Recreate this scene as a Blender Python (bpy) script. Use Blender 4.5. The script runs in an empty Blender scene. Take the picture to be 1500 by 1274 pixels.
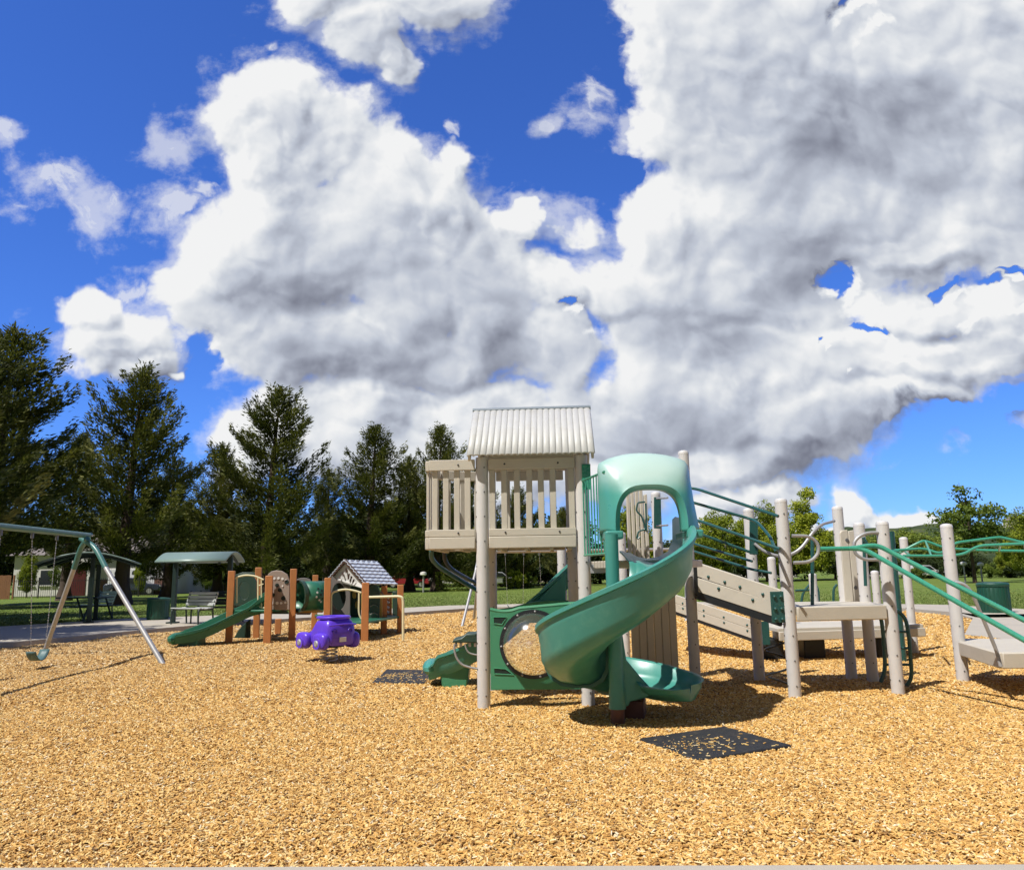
import bpy, bmesh, math, random
import numpy as np
from mathutils import Vector, Matrix, noise as mnoise
R = math.radians
random.seed(7)
rng = np.random.default_rng(11)
scene = bpy.context.scene
COL = scene.collection

# ------------------------------------------------------------------ camera
CAM_H, FPX, PITCH, ROLL = 1.5, 1150.0, R(9.87), R(0.9)
_f = Vector((0, math.cos(PITCH), math.sin(PITCH)))
_u0 = Vector((0, -math.sin(PITCH), math.cos(PITCH)))
_r0 = Vector((1, 0, 0))
CR = _r0 * math.cos(ROLL) - _u0 * math.sin(ROLL)
CU = _u0 * math.cos(ROLL) + _r0 * math.sin(ROLL)
cd = bpy.data.cameras.new('camera'); cam = bpy.data.objects.new('camera', cd); COL.objects.link(cam)
m3 = Matrix((CR, CU, -_f)).transposed()
cam.matrix_world = Matrix.Translation((0, 0, CAM_H)) @ m3.to_4x4()
cd.sensor_fit = 'HORIZONTAL'; cd.sensor_width = 36.0; cd.lens = 36.0 * FPX / 1500.0
cd.clip_start = 0.05; cd.clip_end = 6000
scene.camera = cam

def ray(px, py):
    return _f * FPX + CR * (px - 750) - CU * (py - 637)
def G(px, py, z=0.0):
    'where the sight line through a photo pixel meets the height z'
    d = ray(px, py); t = (z - CAM_H) / d.z
    return Vector((d.x * t, d.y * t, z))
def P(px, py, y):
    'the point of that sight line at the distance y'
    d = ray(px, py); t = y / d.y
    return Vector((d.x * t, y, CAM_H + d.z * t))

# ------------------------------------------------------------------ objects
def tag(o, label=None, cat=None, group=None, kind=None):
    if label: o['label'] = label
    if cat: o['category'] = cat
    if group: o['group'] = group
    if kind: o['kind'] = kind
    return o
def empty(name, loc=(0, 0, 0), rz=0.0, label=None, cat=None, group=None):
    o = bpy.data.objects.new(name, None); COL.objects.link(o)
    o.location = loc; o.rotation_euler = (0, 0, rz); o.empty_display_size = 0.2
    return tag(o, label, cat, group)
def children(o):
    return [c for c in bpy.data.objects if c.parent == o]
def copy_tree(o, parent=None):
    c = o.copy(); COL.objects.link(c); c.parent = parent
    for ch in children(o): copy_tree(ch, c)
    return c

class MB:
    'collects shapes, then links them as one mesh object'
    def __init__(s): s.v = []; s.f = []; s.fm = []; s.mi = 0
    def add(s, vs, fs, M=None):
        b = len(s.v)
        s.v += [tuple(M @ Vector(v)) if M is not None else tuple(v) for v in vs]
        s.f += [tuple(b + i for i in f) for f in fs]; s.fm += [s.mi] * len(fs)
        return s
    def box(s, c, d, rz=0.0, M=None):
        x, y, z = d[0] / 2, d[1] / 2, d[2] / 2
        vs = [(-x, -y, -z), (x, -y, -z), (x, y, -z), (-x, y, -z), (-x, -y, z), (x, -y, z), (x, y, z), (-x, y, z)]
        fs = [(3, 2, 1, 0), (4, 5, 6, 7), (0, 1, 5, 4), (1, 2, 6, 5), (2, 3, 7, 6), (3, 0, 4, 7)]
        T = Matrix.Translation(c) @ Matrix.Rotation(rz, 4, 'Z')
        return s.add(vs, fs, T if M is None else M @ T)
    def beam(s, a, b, w, h, up=(0, 0, 1)):
        'a box running from a to b, w wide and h high'
        a, b = Vector(a), Vector(b); t = (b - a).normalized(); up = Vector(up)
        n = t.cross(up).normalized(); u = n.cross(t).normalized()
        vs = []
        for p in (a, b):
            for sx, sz in ((-1, -1), (1, -1), (1, 1), (-1, 1)):
                vs.append(p + n * (sx * w / 2) + u * (sz * h / 2))
        return s.add(vs, [(3, 2, 1, 0), (4, 5, 6, 7), (0, 1, 5, 4), (1, 2, 6, 5), (2, 3, 7, 6), (3, 0, 4, 7)])
    def tube(s, pts, r, n=10, caps=True, closed=False):
        pts = [Vector(p) for p in pts]; m = len(pts)
        rs = r if isinstance(r, (list, tuple)) else [r] * m
        t0 = (pts[1] - pts[0]).normalized()
        nn = t0.orthogonal().normalized(); vs = []
        for i, p in enumerate(pts):
            if closed: t = (pts[(i + 1) % m] - pts[i - 1]).normalized()
            elif i == 0: t = t0
            elif i == m - 1: t = (pts[-1] - pts[-2]).normalized()
            else: t = ((pts[i + 1] - p).normalized() + (p - pts[i - 1]).normalized()).normalized()
            nn = (nn - t * nn.dot(t)).normalized(); bb = t.cross(nn)
            for k in range(n):
                a = 2 * math.pi * k / n
                vs.append(p + (nn * math.cos(a) + bb * math.sin(a)) * rs[i])
        fs = []
        for i in range(m if closed else m - 1):
            j = (i + 1) % m
            for k in range(n):
                l = (k + 1) % n
                fs.append((i * n + k, i * n + l, j * n + l, j * n + k))
        if caps and not closed:
            fs.append(tuple(range(n - 1, -1, -1))); fs.append(tuple((m - 1) * n + k for k in range(n)))
        return s.add(vs, fs)
    def lathe(s, prof, n=20, M=None, arc=2 * math.pi):
        'prof: (radius, z) pairs turned about z'
        full = abs(arc - 2 * math.pi) < 1e-6; c = n if full else n + 1
        vs = [(r * math.cos(arc * k / n), r * math.sin(arc * k / n), z) for r, z in prof for k in range(c)]
        fs = []
        for i in range(len(prof) - 1):
            for k in range(n):
                l = (k + 1) % c
                fs.append((i * c + k, i * c + l, (i + 1) * c + l, (i + 1) * c + k))
        return s.add(vs, fs, M)
    def prism(s, poly, a, b, M=None):
        'a flat outline (x, z) given thickness between y = a and y = b'
        n = len(poly)
        vs = [(x, a, z) for x, z in poly] + [(x, b, z) for x, z in poly]
        fs = [tuple(range(n)), tuple(range(2 * n - 1, n - 1, -1))]
        fs += [((i + 1) % n, i, n + i, n + (i + 1) % n) for i in range(n)]
        return s.add(vs, fs, M)
    def slab(s, poly, z0, z1):
        'a flat outline (x, y) between two heights'
        n = len(poly)
        vs = [(p[0], p[1], z0) for p in poly] + [(p[0], p[1], z1) for p in poly]
        fs = [tuple(range(n - 1, -1, -1)), tuple(range(n, 2 * n))]
        fs += [(i, (i + 1) % n, n + (i + 1) % n, n + i) for i in range(n)]
        return s.add(vs, fs)
    def grid(s, fn, nu, nv, closed_u=False):
        vs = [fn(i / (nu if closed_u else nu - 1), j / (nv - 1)) for j in range(nv) for i in range(nu)]
        fs = []
        for j in range(nv - 1):
            for i in range(nu if closed_u else nu - 1):
                k = (i + 1) % nu
                fs.append((j * nu + i, j * nu + k, (j + 1) * nu + k, (j + 1) * nu + i))
        return s.add(vs, fs)
    def ball(s, c, r, n=10, m=6, sc=(1, 1, 1)):
        c = Vector(c)
        def fn(u, v):
            a = 2 * math.pi * u; b = math.pi * (v - .5) * .999
            return (c.x + r * sc[0] * math.cos(b) * math.cos(a), c.y + r * sc[1] * math.cos(b) * math.sin(a), c.z + r * sc[2] * math.sin(b))
        return s.grid(fn, n, m, True)
    def build(s, name, mat, parent=None, bevel=0.0, smooth=35, segs=2, solid=0.0, sub=0):
        me = bpy.data.meshes.new(name)
        me.from_pydata(s.v, [], s.f); me.validate(); me.update()
        bm = bmesh.new(); bm.from_mesh(me); bmesh.ops.recalc_face_normals(bm, faces=bm.faces); bm.to_mesh(me); bm.free()
        mats = mat if isinstance(mat, (list, tuple)) else [mat]
        for x in mats: me.materials.append(x)
        if len(mats) > 1 and len(me.polygons) == len(s.fm): me.polygons.foreach_set('material_index', s.fm)
        o = bpy.data.objects.new(name, me); COL.objects.link(o); o.parent = parent
        if smooth:
            me.polygons.foreach_set('use_smooth', [True] * len(me.polygons)); me.set_sharp_from_angle(angle=R(smooth))
        if sub:
            md = o.modifiers.new('subdivision', 'SUBSURF'); md.levels = md.render_levels = sub
        if solid:
            md = o.modifiers.new('thickness', 'SOLIDIFY'); md.thickness = solid; md.offset = 0
        if bevel:
            md = o.modifiers.new('bevel', 'BEVEL'); md.width = bevel; md.segments = segs; md.limit_method = 'ANGLE'; md.angle_limit = R(50)
        return o

def smoothpath(pts, n=6):
    'Catmull-Rom through the points'
    p = [Vector(q) for q in pts]; p = [p[0] * 2 - p[1]] + p + [p[-1] * 2 - p[-2]]
    out = []
    for i in range(1, len(p) - 2):
        for k in range(n):
            t = k / n; a, b, c, d = p[i - 1], p[i], p[i + 1], p[i + 2]
            out.append(.5 * ((2 * b) + (c - a) * t + (2 * a - 5 * b + 4 * c - d) * t * t + (3 * b - a - 3 * c + d) * t ** 3))
    out.append(p[-2]); return out
def fillet(pts, r=.08, n=5):
    'a polyline with its corners rounded'
    p = [Vector(q) for q in pts]; out = [p[0]]
    for i in range(1, len(p) - 1):
        a = p[i] + (p[i - 1] - p[i]).normalized() * min(r, (p[i - 1] - p[i]).length * .45)
        b = p[i] + (p[i + 1] - p[i]).normalized() * min(r, (p[i + 1] - p[i]).length * .45)
        for k in range(n + 1):
            t = k / n; out.append(a * (1 - t) ** 2 + p[i] * (2 * t * (1 - t)) + b * t * t)
    out.append(p[-1]); return out

def raw_mesh(name, verts, faces_n, idx, mat, parent=None, tint=None, smooth=False):
    'a large mesh straight from arrays: verts (n,3), faces of faces_n corners'
    me = bpy.data.meshes.new(name); nv = len(verts); nf = len(idx)
    me.vertices.add(nv); me.vertices.foreach_set('co', np.asarray(verts, np.float32).ravel())
    me.loops.add(nf * faces_n); me.loops.foreach_set('vertex_index', np.asarray(idx, np.int32).ravel())
    me.polygons.add(nf); me.polygons.foreach_set('loop_start', np.arange(0, nf * faces_n, faces_n, dtype=np.int32))
    if tint is not None:
        at = me.attributes.new('tint', 'FLOAT', 'FACE'); at.data.foreach_set('value', np.asarray(tint, np.float32))
    me.update(calc_edges=True)
    me.polygons.foreach_set('use_smooth', [smooth] * nf)
    me.materials.append(mat)
    o = bpy.data.objects.new(name, me); COL.objects.link(o); o.parent = parent
    return o

# ------------------------------------------------------------------ materials
class NT:
    def __init__(s, tree): s.t = tree; s.n = tree.nodes; s.l = tree.links
    def node(s, typ, **kw):
        nd = s.n.new(typ)
        for k, v in kw.items():
            if k.startswith('i_'):
                key = k[2:]; key = int(key) if key.isdigit() else key.replace('_', ' ')
                s.put(nd.inputs[key], v)
            else: setattr(nd, k, v)
        return nd
    def put(s, sock, v):
        if isinstance(v, bpy.types.NodeSocket): s.l.new(v, sock)
        elif isinstance(v, bpy.types.Node): s.l.new(v.outputs[0], sock)
        else: sock.default_value = v
    def math(s, op, a, b=None, c=None, clamp=False):
        nd = s.n.new('ShaderNodeMath'); nd.operation = op; nd.use_clamp = clamp
        for i, v in enumerate((a, b, c)):
            if v is not None: s.put(nd.inputs[i], v)
        return nd.outputs[0]
    def vmath(s, op, a, b=None, c=None):
        nd = s.n.new('ShaderNodeVectorMath'); nd.operation = op
        for i, v in enumerate((a, b, c)):
            if v is not None: s.put(nd.inputs[i], v)
        return nd.outputs['Value'] if op in ('LENGTH', 'DOT_PRODUCT') else nd.outputs[0]
    def mix(s, fac, a, b, blend='MIX'):
        nd = s.n.new('ShaderNodeMix'); nd.data_type = 'RGBA'; nd.blend_type = blend
        s.put(nd.inputs[0], fac); s.put(nd.inputs[6], a); s.put(nd.inputs[7], b)
        return nd.outputs[2]
    def ramp(s, fac, stops):
        nd = s.n.new('ShaderNodeValToRGB'); e = nd.color_ramp.elements
        while len(e) < len(stops): e.new(.5)
        for x, (p, c) in zip(e, stops): x.position = p; x.color = (*c, 1) if len(c) == 3 else c
        s.put(nd.inputs[0], fac); return nd.outputs[0]
    def smooth(s, v, a, b, lo=0.0, hi=1.0):
        nd = s.n.new('ShaderNodeMapRange'); nd.interpolation_type = 'SMOOTHSTEP'
        s.put(nd.inputs[0], v); nd.inputs[1].default_value = a; nd.inputs[2].default_value = b
        nd.inputs[3].default_value = lo; nd.inputs[4].default_value = hi
        return nd.outputs[0]

def c4(c): return (c[0], c[1], c[2], 1.0)
def mat(name, col, rough=.6, var=.12, scale=3.0, bump=0.0, bscale=40.0, metal=0.0, spec=.5, coat=0.0, dirt=None, dirt_amt=.4, stretch=(1, 1, 1)):
    m = bpy.data.materials.new(name); m.use_nodes = True; t = NT(m.node_tree)
    b = m.node_tree.nodes['Principled BSDF']
    b.inputs['Roughness'].default_value = rough; b.inputs['Metallic'].default_value = metal
    b.inputs['Specular IOR Level'].default_value = spec; b.inputs['Coat Weight'].default_value = coat
    tc = t.node('ShaderNodeTexCoord').outputs['Object']
    if stretch != (1, 1, 1): tc = t.vmath('MULTIPLY', tc, stretch)
    n = t.node('ShaderNodeTexNoise', i_Vector=tc, i_Scale=scale, i_Detail=6.0, i_Roughness=.6).outputs[0]
    k = t.math('MULTIPLY_ADD', n, 2 * var, 1 - var)
    c = t.vmath('SCALE', c4(col)[:3]); t.put(c.node.inputs['Scale'], k)
    if dirt is not None:
        n2 = t.node('ShaderNodeTexNoise', i_Vector=tc, i_Scale=scale * 2.7, i_Detail=8.0, i_Roughness=.7).outputs[0]
        c = t.mix(t.smooth(n2, .48, .75, 0, dirt_amt), c, c4(dirt))
    t.put(b.inputs['Base Color'], c)
    r2 = t.node('ShaderNodeTexNoise', i_Vector=tc, i_Scale=scale * 6, i_Detail=4.0).outputs[0]
    t.put(b.inputs['Roughness'], t.math('MULTIPLY_ADD', r2, .24, rough - .12, clamp=True))
    if bump:
        bn = t.node('ShaderNodeTexNoise', i_Vector=tc, i_Scale=bscale, i_Detail=5.0).outputs[0]
        bp = t.node('ShaderNodeBump', i_Strength=bump, i_Distance=.01, i_Height=bn)
        t.put(b.inputs['Normal'], bp.outputs[0])
    return m
# ------------------------------------------------------------------ light and sky
SKYMUL = (.42, .74, 1.5)
SUN = Vector((-1.0, -.9, 2.07)).normalized()
sl = bpy.data.lights.new('sun', 'SUN'); sl.energy = 5.0; sl.angle = R(.55); sl.color = (1, .972, .925)
so = bpy.data.objects.new('sun', sl); COL.objects.link(so)
so.rotation_euler = SUN.to_track_quat('Z', 'Y').to_euler()
w = bpy.data.worlds.new('World'); scene.world = w; w.use_nodes = True
T = NT(w.node_tree)
for n in list(T.n): T.n.remove(n)
def UV(px, py):
    d = ray(px, py); return d.x / d.y, d.z / d.y
CLOUD = [  # centre and radii of each heap, as seen from the playground
 # tall heap on the left
 (393,165,85,75),(350,215,60,70),(470,215,90,80),(560,255,110,85),(650,300,100,95),(690,228,36,34),(385,320,100,90),(330,385,95,95),
 (470,370,170,140),(600,400,170,150),(700,420,75,140),(350,470,95,90),(480,510,190,85),(640,530,130,70),
 # cloud at the top edge
 (520,-40,135,75),(560,50,65,65),(590,100,36,58),(640,-10,85,50),
 # great bank on the right
 (1010,60,125,150),(985,190,110,110),(1150,60,260,180),(1400,80,300,210),(1150,250,260,200),(1400,280,260,150),(960,320,105,85),(880,410,110,75),
 (1020,420,230,140),(1180,420,200,110),(1080,540,230,100),(1330,360,190,55),(1400,470,150,48),(1290,540,190,70),(1300,610,110,40),(1180,630,200,60),
 (900,610,260,75),(700,610,200,50),(520,610,190,45),(370,640,70,38),(560,660,200,60),(1060,675,140,50),(800,690,240,60),(370,690,60,50),(820,330,55,45),(770,330,40,40),(800,510,70,110),(790,420,60,60),(1420,545,120,45),(1480,520,80,50),(1360,600,90,36),(760,640,150,60),(450,640,120,50),
 # low clouds near the ground
 (1120,735,75,28),(1045,740,50,30),(1240,735,36,34),(1300,752,75,26),(1180,775,150,18),(1350,735,40,14),(1050,770,80,20),(1400,790,200,16),
 # small ones on the left
 (120,455,75,42),(165,500,95,52),(215,545,62,26),(268,560,22,10),
]
WISP = [(85,270,48,32),(140,305,45,24),(60,297,40,18),(15,200,24,15),(40,198,14,9),(235,228,26,24),(290,290,28,16),(245,318,28,18),(190,440,62,30),(240,470,40,20),(1330,10,60,30),(1500,640,20,10),(860,145,20,38),(800,165,16,12),(690,178,14,10),(400,80,9,9),(1470,580,60,12),(1390,655,14,8)]
HOLE = [(1236,405,20,22),(1300,487,30,8),(1212,527,10,7),(1475,425,28,15),(1408,432,14,12),(788,442,10,10),(1500,398,40,10),(865,238,40,50),(820,60,70,300),(800,250,50,30),(300,560,30,60),(1255,10,40,14),(1420,640,150,40)]
SHADE = [(600,520,210,75,1.25),(440,470,130,70,.75),(500,300,90,60,.45),(620,380,120,90,.4),(420,400,110,60,.5),(560,60,70,50,.25),(170,505,85,40,.5),
 (1120,150,200,110,.52),(1380,230,260,100,.6),(1250,280,200,100,.42),(990,480,150,55,1.0),(1040,500,100,60,.7),(1150,380,110,110,.6),(970,120,60,60,.25),
 (1080,640,230,45,1.0),(930,600,140,35,.7),(1300,590,120,28,.55),(1340,420,120,35,.35),(820,560,120,40,.35),(700,470,60,60,.5),(1280,130,200,70,.45),(1210,690,100,22,.7),(1260,770,120,20,.35),(900,660,200,30,.5)]
def blobset(t, p, blobs, soft):
    acc = None
    for b in blobs:
        u, v = UV(b[0], b[1]); u2, _ = UV(b[0] + b[2], b[1]); _, v2 = UV(b[0], b[1] - b[3])
        su, sv = 1 / abs(u2 - u), 1 / abs(v2 - v)
        L = t.vmath('LENGTH', t.vmath('MULTIPLY_ADD', p, (su, sv, 0), (-u * su, -v * sv, 0)))
        if acc is None: acc = L
        else: acc = t.math('SMOOTH_MIN', acc, L, soft)
    return acc
def cloud_group(gname, fine):
    g = bpy.data.node_groups.new(gname, 'ShaderNodeTree')
    g.interface.new_socket('P', in_out='INPUT', socket_type='NodeSocketVector')
    g.interface.new_socket('D', in_out='OUTPUT', socket_type='NodeSocketFloat')
    g.interface.new_socket('M', in_out='OUTPUT', socket_type='NodeSocketFloat')
    t = NT(g)
    gi = t.node('NodeGroupInput'); go = t.node('NodeGroupOutput')
    p0 = gi.outputs[0]
    def warp(p, sc, amt, det=2.0):
        n = t.node('ShaderNodeTexNoise', noise_dimensions='2D', i_Vector=p, i_Scale=sc, i_Detail=det, i_Roughness=.55).outputs[1]
        return t.vmath('ADD', p, t.vmath('MULTIPLY', t.vmath('SUBTRACT', n, (.5, .5, .5)), (amt, amt, 0)))
    p1 = warp(p0, 4.5, .15, 5.0)
    L = blobset(t, p1, CLOUD, .2)
    M = t.math('SUBTRACT', 1.0, L)
    H = t.smooth(blobset(t, warp(p1, 13.0, .085, 6.0), HOLE, .15), .1, 1.35, 1.0, 0.0)
    W = t.math('SUBTRACT', 1.0, blobset(t, p1, WISP, .1))
    # billows: puffs inside puffs
    v1 = t.node('ShaderNodeTexVoronoi', voronoi_dimensions='2D', feature='F1', i_Vector=p1, i_Scale=11.0, i_Detail=3.0 if fine else 1.2, i_Roughness=.55, i_Lacunarity=2.3, normalize=True).outputs[0]
    f1 = t.node('ShaderNodeTexNoise', noise_dimensions='2D', i_Vector=p0, i_Scale=7.0, i_Detail=9.0 if fine else 1.6, i_Roughness=.57 if fine else .5, i_Distortion=.15).outputs[0]
    bil = t.math('ADD', t.math('MULTIPLY', t.math('SUBTRACT', .33, v1), .95 if fine else 1.25), t.math('MULTIPLY', t.math('SUBTRACT', f1, .5), 1.9))
    Mc = t.math('MINIMUM', M, .6)
    D1 = t.math('MULTIPLY_ADD', bil, .6, Mc)
    D1 = t.math('SUBTRACT', D1, t.math('MULTIPLY', H, .9))
    f2 = t.node('ShaderNodeTexNoise', noise_dimensions='2D', i_Vector=t.vmath('MULTIPLY', t.vmath('ADD', p1, t.vmath('MULTIPLY', t.node('ShaderNodeVectorMath', operation='DOT_PRODUCT', i_0=p0, i_1=(.5, .85, 0)).outputs['Value'], (.55, .3, 0))), (1.0, 1.0, 1)), i_Scale=13.0, i_Detail=7.0, i_Roughness=.62).outputs[0]
    D2 = t.math('MULTIPLY_ADD', t.math('SUBTRACT', f2, .56), 1.5, t.math('MINIMUM', t.math('MULTIPLY', W, .7), .2))
    D = t.math('MAXIMUM', D1, t.math('MINIMUM', t.math('MULTIPLY', D2, .5), .12)) if fine else D1
    t.put(go.inputs[0], D); t.put(go.inputs[1], M)
    return g
g_fine, g_soft = cloud_group('cloud_density', True), cloud_group('cloud_relief', False)
tc = T.node('ShaderNodeTexCoord').outputs['Generated']
sep = T.node('ShaderNodeSeparateXYZ', i_0=tc)
ay = T.math('MAXIMUM', T.math('ABSOLUTE', sep.outputs[1]), .02)
comb = T.node('ShaderNodeCombineXYZ', i_0=T.math('DIVIDE', sep.outputs[0], ay), i_1=T.math('DIVIDE', sep.outputs[2], ay)).outputs[0]
def dens(p, g_):
    nd = T.n.new('ShaderNodeGroup'); nd.node_tree = g_; T.put(nd.inputs[0], p); return nd.outputs[0], nd.outputs[1]
d0, m0 = dens(comb, g_fine)
ds, _ = dens(comb, g_soft)
LD = Vector((-.62, .78, 0))
da, _ = dens(T.vmath('ADD', comb, tuple(LD * .014)), g_soft)
db, _ = dens(T.vmath('ADD', comb, tuple(LD * .055)), g_soft)
sh = None
for b in SHADE:
    u, v = UV(b[0], b[1]); u2, _ = UV(b[0] + b[2], b[1]); _, v2 = UV(b[0], b[1] - b[3])
    su, sv = 1 / abs(u2 - u), 1 / abs(v2 - v)
    Ls = T.vmath('LENGTH', T.vmath('MULTIPLY_ADD', comb, (su, sv, 0), (-u * su, -v * sv, 0)))
    k = T.math('MULTIPLY', T.smooth(Ls, .1, 1.35, 1.0, 0.0), b[4])
    sh = k if sh is None else T.math('ADD', sh, k)
shn = T.node('ShaderNodeTexNoise', noise_dimensions='2D', i_Vector=comb, i_Scale=5.0, i_Detail=3.0, i_Roughness=.5).outputs[0]
sh = T.math('MULTIPLY', T.math('MINIMUM', sh, 1.25), T.math('MULTIPLY_ADD', shn, .9, .5))
front = T.smooth(sep.outputs[1], .05, .25)
wn = T.node('ShaderNodeTexNoise', noise_dimensions='2D', i_Vector=T.vmath('MULTIPLY', comb, (1.0, 1.25, 1)), i_Scale=10.0, i_Detail=8.0, i_Roughness=.62).outputs[0]
veil = T.math('MULTIPLY', T.smooth(T.math('MULTIPLY_ADD', T.math('SUBTRACT', wn, .5), 1.7, d0), -.30, .28), .55)      # thin ragged vapour round the heaps
alpha = T.math('MULTIPLY', T.math('MAXIMUM', T.smooth(d0, -.07, .24), veil), front)
lit = T.math('ADD', T.math('MULTIPLY', T.math('SUBTRACT', ds, da), .95), T.math('MULTIPLY', T.math('SUBTRACT', ds, db), .50))
lit = T.math('ADD', T.math('ADD', lit, .76), T.math('MULTIPLY', T.math('SUBTRACT', d0, ds), .22))
thin = T.smooth(d0, .05, .7, .10, -.06)
lit = T.math('ADD', lit, thin)
lit = T.math('SUBTRACT', lit, T.math('MULTIPLY', sh, .31), clamp=True)
ccol = T.ramp(lit, [(0, (.21, .225, .29)), (.28, (.37, .40, .485)), (.55, (.57, .615, .71)), (.8, (.80, .83, .875)), (1, (.97, .975, .98))])
sky = T.node('ShaderNodeTexSky', sky_type='NISHITA', sun_disc=False, sun_elevation=math.asin(SUN.z), sun_rotation=math.atan2(SUN.x, SUN.y), air_density=1.0, dust_density=.15, ozone_density=3.5)
skyc = T.vmath('MULTIPLY', sky.outputs[0], SKYMUL)
elev = T.smooth(sep.outputs[2], -.02, .55)
bg1 = T.node('ShaderNodeBackground', i_Color=skyc, i_Strength=.112)
bg2 = T.node('ShaderNodeBackground', i_Color=ccol, i_Strength=.88)
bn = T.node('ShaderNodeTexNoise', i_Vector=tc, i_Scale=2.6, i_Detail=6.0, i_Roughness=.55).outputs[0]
back = T.math('MULTIPLY', T.smooth(bn, .33, .46), T.smooth(sep.outputs[1], .12, -.10))      # unseen grey cloud added behind the camera to dim and neutralise the ambient
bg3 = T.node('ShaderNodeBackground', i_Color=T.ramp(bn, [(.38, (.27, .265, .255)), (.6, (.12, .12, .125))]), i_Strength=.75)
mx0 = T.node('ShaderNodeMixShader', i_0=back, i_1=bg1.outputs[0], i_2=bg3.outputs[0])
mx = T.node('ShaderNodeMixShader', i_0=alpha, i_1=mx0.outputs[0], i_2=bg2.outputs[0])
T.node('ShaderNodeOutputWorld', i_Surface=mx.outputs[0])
w.cycles.sampling_method = 'MANUAL'; w.cycles.sample_map_resolution = 512
vs_ = scene.view_settings
scene.display_settings.display_device = 'sRGB'
vs_.view_transform = 'Standard'; vs_.look = 'None'; vs_.exposure = .06; vs_.gamma = 1; vs_.use_curve_mapping = False
scene.cycles.use_adaptive_sampling = True; scene.cycles.adaptive_threshold = .02; scene.cycles.adaptive_min_samples = 12
# ------------------------------------------------------------------ materials shared below
PLANK = mat('tan_plastic_lumber', (.54, .49, .40), .65, .10, 2.0, .12, 60, dirt=(.36, .31, .23), dirt_amt=.25, stretch=(.6, 1, 1))
POST = mat('grey_post_plastic', (.60, .575, .545), .6, .07, 2.5, .10, 70, dirt=(.36, .33, .30), dirt_amt=.22)
CAPM = mat('post_cap_plastic', (.66, .64, .62), .5, .06)
ROOFM = mat('cream_roof_plastic', (.555, .548, .515), .5, .07, 2.0, .05, 50, dirt=(.42, .38, .29), dirt_amt=.3)
ROOFT = mat('ridge_plastic', (.20, .24, .28), .5, .06)
TEAL = mat('teal_plastic', (.062, .275, .225), .34, .13, 1.6, .04, 30, dirt=(.16, .40, .32), dirt_amt=.35, spec=.5)
GREEN = mat('green_panel_plastic', (.06, .25, .13), .42, .06, 2.0, .05, 60)
SEAMM = mat('moulded_seam_plastic', (.022, .11, .085), .5, .1)
HOLEM = mat('painted_hole_shade', (.008, .02, .014), .6)  # near-black colour painted for the shade inside holes
DKGREEN = mat('dark_green_plastic', (.03, .062, .042), .45, .1)
GPIPE = mat('green_painted_steel', (.05, .30, .19), .28, .08, 5.0, spec=.6)
TPIPE = mat('dark_teal_painted_steel', (.018, .085, .075), .32, .1, 5.0, spec=.6)
GALV = mat('galvanised_steel', (.40, .395, .39), .48, .15, 8.0, metal=.35)
DARKST = mat('black_steel', (.018, .02, .022), .4, .1)
BOLT = mat('bolt_steel', (.17, .17, .17), .4, .1, metal=.5)
RUBBER = mat('black_rubber', (.019, .0195, .021), .75, .2, 4.0, .3, 150, dirt=(.10, .085, .06), dirt_amt=.5)
BROWNB = mat('brown_metal', (.12, .045, .03), .5, .2)
CONC = mat('concrete', (.45, .40, .32), .85, .12, 1.2, .25, 60, dirt=(.30, .28, .24), dirt_amt=.35)
CONC2 = mat('kerb_concrete', (.42, .39, .33), .85, .14, 1.5, .3, 50, dirt=(.24, .21, .17), dirt_amt=.4)

# bleached hood: the sun has faded its forehead and the upper rim
HOODM = mat('sun_bleached_teal_plastic', (.075, .32, .26), .32, .08, 1.6, .04, 30)
t = NT(HOODM.node_tree); b = t.n['Principled BSDF']; src = b.inputs['Base Color'].links[0].from_socket
geoN = t.node('ShaderNodeTexCoord').outputs['Object']; sp = t.node('ShaderNodeSeparateXYZ', i_0=geoN)
nz = t.node('ShaderNodeTexNoise', i_Vector=geoN, i_Scale=3.0, i_Detail=5.0).outputs[0]
dd = t.vmath('LENGTH', t.vmath('MULTIPLY', t.vmath('SUBTRACT', geoN, (1.40, 8.14, 2.60)), (1.5, .7, 2.9)))
k = t.smooth(t.math('ADD', dd, t.math('MULTIPLY', t.math('SUBTRACT', nz, .5), .5)), .36, 1.15, .84, 0.0)
t.put(b.inputs['Base Color'], t.mix(k, src, (.56, .70, .64, 1)))

# ------------------------------------------------------------------ ground
def hgt(x, y):
    return (mnoise.noise((x * .55, y * .55, 0)) * .03 + mnoise.noise((x * 1.7, y * 1.7, 3)) * .014)
KERB = [G(*q, .12) for q in ((-700, 1035), (-400, 992), (-150, 958), (0, 942), (100, 933), (212, 922), (340, 911), (454, 904), (593, 897), (698, 890), (900, 885.5), (1100, 886), (1316, 890), (1392, 896))]
KERB += [G(1425, 905, .02), G(1413, 929, .02), G(1600, 950, .02), G(1900, 985, .02), G(2400, 1040, .02)]
kx = np.array([k.x for k in KERB]); ky = np.array([k.y for k in KERB])

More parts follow.
